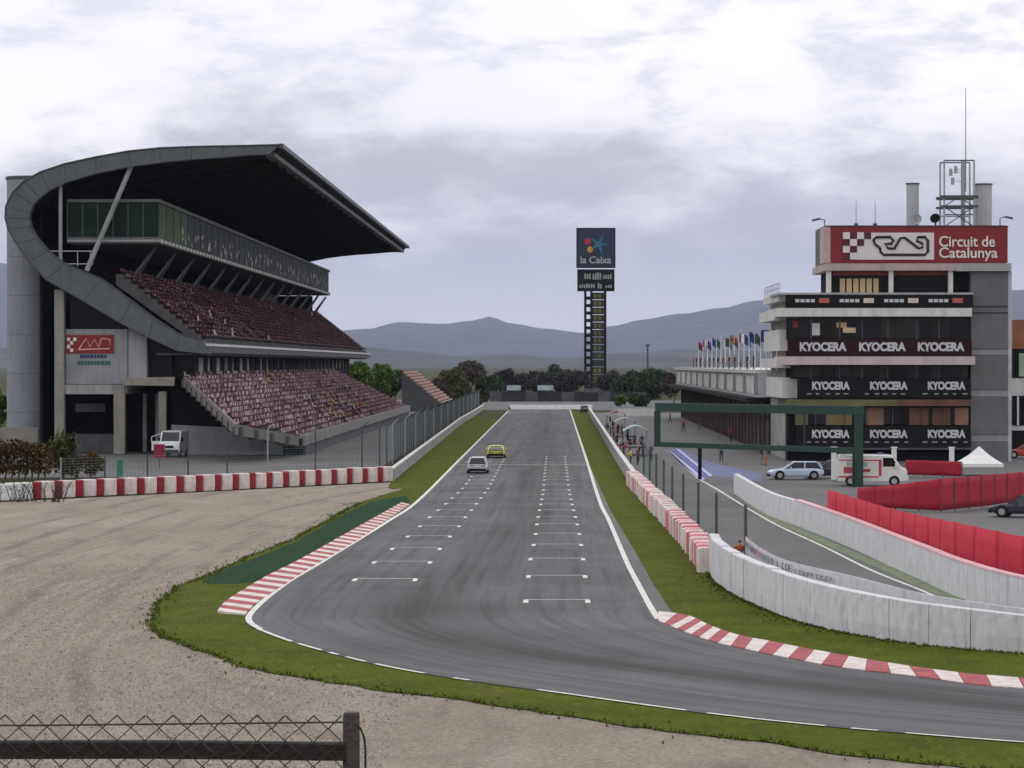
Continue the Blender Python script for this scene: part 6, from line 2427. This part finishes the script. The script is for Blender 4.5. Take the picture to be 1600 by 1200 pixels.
for k in range(5):
    x = xx0 + .4 + k * 2.2
    bb = MB()
    bb.box(x, 301.8, P(0, 664, 302).z, x + .18, 301.98, P(0, 619, 302).z)
    bb.build('mullion', WHITE, eb)
    bb = MB()
    bb.box(x + .2, 301.85, P(0, 588, 302).z, x + 1.3, 301.98, P(0, 552, 302).z)
    bb.build('window', M('green_white_panel', (0.35, 0.5, 0.35), .6, .4, .8), eb)

# pit wall command stands
for k, (yy, lbl, cc) in enumerate(((300, 'nearest pit wall stand with pale green canopy and dark screens', (0.35, 0.48, 0.42)), (345, 'middle pit wall stand with grey canopy and dark screens', (0.36, 0.34, 0.36)), (395, 'farthest pit wall stand with dull red canopy and dark screens', (0.35, 0.16, 0.17)))):
    t = thing('pit_stand', lbl, 'pit stand', (8.4, yy, 0), 'command stands on the pit wall')
    bb = MB()
    arc = [(-1.3 + 2.6 * j / 8, 2.5 + .55 * math.sin(math.pi * j / 8)) for j in range(9)]
    bb.prism_xz(arc + [(x_, z_ - .08) for x_, z_ in reversed(arc)], -2.5, 2.5)
    bb.build('canopy', M('canopy_%d' % k, cc, .6, .15, 1), t, world=False)
    for x_ in (-1.2, 1.2):
        for y_ in (-2.3, 2.3):
            bb = MB()
            bb.bar((x_, y_, 0), (x_, y_, 2.52), .09, .09)
            bb.build('leg', STEEL, t, world=False)
    bb = MB()
    bb.box(-1.1, -2.2, .75, 1.1, 2.2, .9)
    bb.build('platform', STEEL_D, t, world=False)
    bb = MB()
    bb.box(-.9, -1.8, 1.5, -.75, 1.8, 2.2)
    bb.build('screens', BLACK, t, world=False)

# =================================================================== PEOPLE
def skin_person(pose):
    J = {'pel': (0, 0, .95, .125), 'wai': (0, .0, 1.10, .115), 'che': (0, .01, 1.32, .135), 'nec': (0, .015, 1.50, .055), 'hea': (0, -.01, 1.60, .085), 'top': (0, 0, 1.70, .082)}
    for s_, n_ in ((-1, 'l'), (1, 'r')):
        J['sh' + n_] = (s_ * .19, .01, 1.43, .065)
        J['hi' + n_] = (s_ * .09, 0, .90, .095)
        if pose == 'lean':
            J['el' + n_] = (s_ * .26, -.16, 1.20, .045)
            J['wr' + n_] = (s_ * .16, -.38, 1.10, .034)
            J['ha' + n_] = (s_ * .14, -.46, 1.09, .038)
        elif pose == 'sit':
            J['el' + n_] = (s_ * .26, -.05, 1.18, .045)
            J['wr' + n_] = (s_ * .14, -.28, 1.02, .034)
            J['ha' + n_] = (s_ * .10, -.35, 1.0, .038)
        else:
            J['el' + n_] = (s_ * .25, .03, 1.16, .045)
            J['wr' + n_] = (s_ * .26, -.05, .93, .034)
            J['ha' + n_] = (s_ * .26, -.07, .85, .038)
        if pose == 'sit':
            J['kn' + n_] = (s_ * .13, -.46, .93, .062)
            J['an' + n_] = (s_ * .13, -.44, .50, .045)
            J['fo' + n_] = (s_ * .14, -.58, .47, .04)
        elif pose == 'walk':
            J['kn' + n_] = (s_ * .10, -s_ * .18, .52, .062)
            J['an' + n_] = (s_ * .10, -s_ * .24 + .08, .10, .045)
            J['fo' + n_] = (s_ * .11, -s_ * .24 - .10, .05, .04)
        else:
            J['kn' + n_] = (s_ * .11, -.02, .50, .062)
            J['an' + n_] = (s_ * .12, .03, .09, .045)
            J['fo' + n_] = (s_ * .13, -.13, .045, .04)
    E = [('pel', 'wai'), ('wai', 'che'), ('che', 'nec'), ('nec', 'hea'), ('hea', 'top')]
    for n_ in 'lr':
        E += [('che', 'sh' + n_), ('sh' + n_, 'el' + n_), ('el' + n_, 'wr' + n_), ('wr' + n_, 'ha' + n_), ('pel', 'hi' + n_), ('hi' + n_, 'kn' + n_), ('kn' + n_, 'an' + n_), ('an' + n_, 'fo' + n_)]
    names = list(J)
    me0 = bpy.data.meshes.new('person_frame')
    me0.from_pydata([J[k_][:3] for k_ in names], [(names.index(a_), names.index(c_)) for a_, c_ in E], [])
    ob_ = bpy.data.objects.new('person_frame', me0)
    COL.objects.link(ob_)
    md = ob_.modifiers.new('skin', 'SKIN')
    lay = me0.skin_vertices[0].data if me0.skin_vertices else None
    if lay is None:
        bpy.context.view_layer.objects.active = ob_
        ob_.select_set(True)
        bpy.ops.object.modifier_remove(modifier='skin')
        bpy.ops.object.modifier_add(type='SKIN')
        lay = me0.skin_vertices[0].data
    for i_, k_ in enumerate(names):
        r_ = J[k_][3]
        flat = .72 if k_ in ('pel', 'wai', 'che') else 1.0
        lay[i_].radius = (r_ * 1.15 if flat < 1 else r_, r_ * flat)
        lay[i_].use_root = k_ == 'pel'
    sb_ = ob_.modifiers.new('smooth', 'SUBSURF')
    sb_.levels = sb_.render_levels = 1
    dg_ = bpy.context.evaluated_depsgraph_get()
    me1 = bpy.data.meshes.new_from_object(ob_.evaluated_get(dg_))
    bpy.data.objects.remove(ob_)
    # fingers, nose and ears
    bm = bmesh.new()
    bm.from_mesh(me1)
    ex = MB()
    for n_ in 'lr':
        h_ = Vector(J['ha' + n_][:3])
        w_ = Vector(J['wr' + n_][:3])
        d_ = (h_ - w_).normalized()
        side_ = d_.cross(Vector((1, 0, 0) if abs(d_.x) < .5 else (0, 1, 0))).normalized()
        for q_ in range(4):
            o2 = h_ + side_ * (.03 - .02 * q_)
            ln = (.065, .075, .07, .055)[q_]
            ex.path([o2, o2 + d_ * ln * .6, o2 + d_ * ln + Vector((0, -.012, 0))], [.011, .010, .007], 5)
        o2 = w_.lerp(h_, .6) + side_ * .03
        ex.path([o2, o2 + side_ * .03 + d_ * .03, o2 + side_ * .03 + d_ * .065], [.012, .011, .008], 5)
    hx = Vector(J['hea'][:3])
    ex.path([hx + Vector((0, -.07, .05)), hx + Vector((0, -.108, .0)), hx + Vector((0, -.08, -.015))], [.012, .018, .012], 5)
    for s_ in (-1, 1):
        ex.path([hx + Vector((s_ * .083, .01, .03)), hx + Vector((s_ * .096, .015, -.02))], [.018, .012], 5)
    vs_ = [bm.verts.new(p_) for p_ in ex.v]
    for f_ in ex.f:
        bm.faces.new([vs_[i_] for i_ in f_])
    bm.to_mesh(me1)
    bm.free()
    for _ in range(6):
        me1.materials.append(None)
    for p_ in me1.polygons:
        c_ = p_.center
        m_ = 1
        armr = abs(c_.x) > .2 or (pose in ('lean', 'sit') and c_.y < -.24 and c_.z > .97 and pose != 'sit') or (pose == 'sit' and c_.y < -.2 and .965 < c_.z < 1.15)
        if c_.z > 1.50:
            m_ = 3 if (c_.z > 1.66 or (c_.y > .03 and c_.z > 1.56)) else 2
        elif pose == 'stand' and abs(c_.x) > .2 and c_.z < .93 or pose == 'walk' and abs(c_.x) > .2 and c_.z < .93 or pose == 'lean' and c_.y < -.37 and c_.z > .9 or pose == 'sit' and c_.y < -.26 and c_.z > .985 and abs(c_.x) < .2:
            m_ = 2
        elif c_.z < .12 and pose != 'sit' or pose == 'sit' and c_.z < .55:
            m_ = 4
        elif c_.z < 1.0 and not armr or pose == 'sit' and c_.y < -.14 and c_.z < 1.0:
            m_ = 0
        p_.material_index = m_
        p_.use_smooth = True
    return me1


POSES = {k_: skin_person(k_) for k_ in ('stand', 'walk', 'lean', 'sit')}
SKIN = M('skin', (0.42, 0.25, 0.18), .6, .1, 6)
HAIR = M('hair_dark', (0.025, 0.018, 0.014), .7, .2, 8)
SHOE = M('shoe_black', (0.02, 0.02, 0.02), .6)


def person(label, loc, rotz, pose, top, bottom, group=None, scale=1.0, hair=None):
    me_ = POSES[pose].copy()
    for i_, m_ in enumerate((bottom, top, SKIN, hair or HAIR, SHOE, SHOE)):
        me_.materials[i_] = m_
    o_ = bpy.data.objects.new('person', me_)
    o_.location = loc
    o_.rotation_euler = (0, 0, rotz)
    o_.scale = (scale,) * 3
    COL.objects.link(o_)
    return tag(o_, label, 'person', group)


CLR = {n_: M('cloth_' + n_, c_, .85, .15, 5) for n_, c_ in (('yellow', (0.50, 0.45, 0.05)), ('orange', (0.42, 0.13, 0.05)), ('navy', (0.025, 0.03, 0.10)), ('black', (0.02, 0.02, 0.022)), ('red', (0.38, 0.03, 0.04)), ('white', (0.6, 0.6, 0.6)), ('grey', (0.18, 0.18, 0.19)), ('brown', (0.13, 0.06, 0.04)), ('teal', (0.05, 0.16, 0.17)), ('violet', (0.10, 0.05, 0.16)))}
q = G(1156, 886)
person('marshal in orange brown jacket standing behind the white tyre wall', (8.1, 126.5, 0), RAD(200), 'lean', CLR['orange'], CLR['black'])
pw_people = [
    ('person in yellow vest leaning on the pit wall', 6.9, 262, 'lean', 'yellow', 'navy', -90), ('person in brown jacket standing behind the yellow vest on the pit wall', 7.7, 268, 'stand', 'brown', 'black', -80),
    ('person in violet top beside the nearest pit wall stand', 9.2, 276, 'stand', 'violet', 'black', -60), ('person in red jacket leaning on the pit wall past the yellow vest', 6.9, 284, 'lean', 'red', 'grey', -90),
    ('person in black leaning on the pit wall next to the red jacket', 6.9, 291, 'lean', 'black', 'black', -95), ('person in white shirt leaning on the pit wall below the nearest stand', 6.9, 303, 'lean', 'white', 'navy', -85),
    ('person in dark navy on the pit wall between the nearest and middle stands', 6.9, 318, 'lean', 'navy', 'navy', -90), ('person in grey hoodie on the pit wall between two stands', 6.95, 325, 'lean', 'grey', 'black', -100),
    ('person in orange on the pit wall below the middle stand', 7.0, 344, 'lean', 'orange', 'black', -90), ('person in teal on the pit wall past the middle stand', 7.0, 362, 'lean', 'teal', 'navy', -90),
    ('person in black jacket on the pit wall before the farthest stand', 7.0, 380, 'lean', 'black', 'grey', -90), ('person in white on the pit wall below the farthest stand', 7.05, 398, 'lean', 'white', 'black', -88)]
for lbl, x, y, pose, tp_, bt_, rz in pw_people:
    person(lbl, (x, y, 0.0), RAD(rz), pose, CLR[tp_], CLR[bt_], 'people along the pit wall', random.uniform(.97, 1.06))
for px, py, lbl, tp_, bt_, pose, rz in ((1003, 704, 'crew member in navy walking in the pit lane beside the pit wall stands', 'navy', 'black', 'walk', 20), (1127, 722, 'crew member in dark green-black clothes standing in the pit lane under the gantry', 'teal', 'black', 'stand', 160),
                                        (1190, 727, 'crew member in black with a red cap area near the garages', 'black', 'grey', 'stand', 100), (1068, 676, 'crew member in red jacket walking in front of the far garages', 'red', 'black', 'walk', 200),
                                        (1047, 662, 'person in black crossing the far pit lane by the white hoarding', 'black', 'black', 'walk', 80), (1093, 672, 'person in brown jacket outside the far garages', 'brown', 'grey', 'stand', 150),
                                        (1142, 690, 'mechanic in dark red standing outside a middle garage', 'red', 'navy', 'stand', 120), (1196, 728, 'crew member in orange trousers next to the black-clothed one by the pale hatchback', 'grey', 'orange', 'stand', 60)):
    person(lbl, tuple(G(px, py)), RAD(rz), pose, CLR[tp_], CLR[bt_], 'crew in the pit lane', random.uniform(.97, 1.06))
person('marshal in red standing at the far end of the grass verge', tuple(G(796, 649)), RAD(30), 'stand', CLR['red'], CLR['white'], None)
person('marshal in yellow at the end of the trackside wall', tuple(G(752, 651)), RAD(60), 'stand', CLR['yellow'], CLR['grey'], None)
for k_ in range(13):
    c1 = ('black', 'navy', 'grey', 'brown', 'black', 'red', 'black')[k_ % 7]
    yy_ = 318 + k_ * 11.5 + random.uniform(-2, 2)
    person('onlooker in %s by the roof rail of the pit building, %s from the tower' % (c1, ORD[k_]), (21.9, yy_, 8.8), RAD(-90 + random.uniform(-40, 40)), 'stand', CLR[c1], CLR['black'], 'onlookers on the pit building roof')
for k_ in range(9):
    c1 = ('black', 'navy', 'brown', 'violet', 'black', 'teal', 'red', 'grey', 'navy')[k_]
    yy_ = 273 + k_ * 15.2
    person('crew member in %s standing behind the pit wall, %s from the tyre barrier' % (c1, ORD[k_]), (8.0 + .9 * (k_ % 2), yy_ + 3.3, 0), RAD(-90 + random.uniform(-60, 60)), 'stand', CLR[c1], CLR['black'], 'crew standing behind the pit wall')
# spectators on the lower tier
cl_ = list(CLR)
spots = []
for _ in range(34):
    r = random.randrange(8, 15)
    spots.append((r, random.uniform(352, 420)))
for _ in range(26):
    spots.append((random.randrange(1, 13), random.uniform(330, 500)))
rows_used = {}
order = 0
for r, y in sorted(spots):
    if any(abs(y - u) < .9 for u in rows_used.get(r, [])):
        continue
    rows_used.setdefault(r, []).append(y)
    x0_, z0_, dx_ = lo[r]
    c1, c2 = random.choice(('navy', 'black', 'violet', 'grey', 'black', 'white', 'red', 'yellow')), random.choice(('black', 'navy', 'grey'))
    person('spectator in %s top sitting in the %s row from the top of the lower tier' % (c1, ORD[r]), (x0_ + .34, y, z0_ - .42), RAD(90), 'sit', CLR[c1], CLR[c2], 'spectators on the lower tier')
for _ in range(44):
    r = random.randrange(2, 14)
    y = random.uniform(306, 400) if _ < 34 else random.uniform(400, 540)
    if any(abs(y - u) < .9 for u in rows_used.get(100 + r, [])):
        continue
    rows_used.setdefault(100 + r, []).append(y)
    x0_, z0_, dx_ = up[r]
    c1 = random.choice(('black', 'navy', 'brown', 'grey', 'black', 'red', 'white'))
    person('spectator in %s top sitting in the %s row from the top of the upper tier' % (c1, ORD[r]), (x0_ + .34, y, z0_ - .42), RAD(90), 'sit', CLR[c1], CLR['black'], 'spectators on the upper tier')

# =================================================================== FOREGROUND CHAIN-LINK FENCE
YF = 7.12
cf = thing('chain_link_fence', 'rusty chain link fence with dark rail and end post closest to the camera', 'fence', (P(548, 1115, YF).x, YF, 7.8))
px_m = YF / F
xr = P(536, 1130, YF).x
xl_ = xr - 1.6
zt_ = P(0, 1117, YF).z
pw_, ph_ = 44 * px_m, 40 * px_m
bb = MB()
zbm = 7.82
nrow = int((zt_ - zbm) / (ph_ / 2))
ncol = int((xr - xl_) / pw_)
bb2 = bb
for k in range(2 * ncol):
    pts_ = []
    for r in range(nrow + 1):
        a_, c_ = xr - .004 - k * pw_ / 2, xr - .004 - (k + 1) * pw_ / 2
        xx = (a_ if r % 2 == 0 else c_) if k % 2 == 0 else (c_ if r % 2 == 0 else a_)
        pts_.append((xx + random.gauss(0, .0012), YF + (.003 if (r + k) % 2 else -.003), zt_ - r * ph_ / 2 + random.gauss(0, .0012)))
    bb2.path(pts_, .0021, 5)
bb2.build('wire_mesh', WIREM, cf)
bb = MB()
zw = P(0, 1128, YF).z
bb.path([(xl_, YF - .006, P(0, 1132, YF).z), (xl_ + .8, YF - .006, P(0, 1133, YF).z), (xr, YF - .006, P(0, 1127, YF).z)], .0026, 6)
bb.build('tension_wire', WIREM, cf)
bb = MB()
za, zb2 = P(0, 1171, YF).z, P(0, 1174, YF).z
n_ = 14
rings = []
for i in range(n_ + 1):
    u = i / n_
    x = xl_ + (xr + .01 - xl_) * u
    z = za + (zb2 - za) * u + .0012 * math.sin(u * 11)
    h_, d_ = .0225, .02
    rings.append([(x, YF + .012, z - h_), (x, YF + .012 + d_ * 2, z - h_), (x, YF + .012 + d_ * 2, z + h_ * .9), (x, YF + .018, z + h_), (x, YF + .012, z + h_ * .8)])
bb.loft(rings)
bb.build('rail', M('rail_dark', (0.022, 0.017, 0.016), .75, .4, 9.0, .3), cf)
bb = MB()
xp0, xp1 = P(535, 1150, YF).x, P(561, 1150, YF).x
zp_ = P(0, 1114, YF).z
cxp, rp_ = (xp0 + xp1) / 2, (xp1 - xp0) / 2
rings = []
for z, k in ((7.7, 1.05), (8.0, 1.02), (8.3, 1.0), (zp_ - .02, 1.0), (zp_ - .006, .97), (zp_, .86)):
    rings.append([(cxp + rp_ * k * math.cos(math.tau * (j + .5) / 10) * 1.05 + random.gauss(0, .0006), YF + .03 + rp_ * k * math.sin(math.tau * (j + .5) / 10) * 1.05, z) for j in range(10)])
bb.loft(rings)
bb.build('post', WOODG, cf)
bb = MB()
bb.path([P(556, 1133, YF - .01), P(563, 1138, YF), P(569, 1152, YF), P(571, 1172, YF), P(571, 1210, YF), P(569, 1260, YF)], .0028, 6)
bb.build('cable', RUBBER, cf)

# =================================================================== HAZE
hz = MB()
hz.box(-28000, -900, -1.3, 28000, 32000, 1180)
hm = bpy.data.materials.new('haze_air')
hm.use_nodes = True
hn = hm.node_tree
hn.nodes.clear()
ho = hn.nodes.new('ShaderNodeOutputMaterial')
hv = hn.nodes.new('ShaderNodeVolumePrincipled')
hv.inputs['Color'].default_value = (0.64, 0.71, 1.0, 1)
hv.inputs['Density'].default_value = 3.0e-5
hv.inputs['Anisotropy'].default_value = 0.2
hn.links.new(hv.outputs[0], ho.inputs['Volume'])
hobj = hz.build('haze', hm)
tag(hobj, 'pale blue haze filling the air over the circuit and hills', 'haze', kind='stuff')
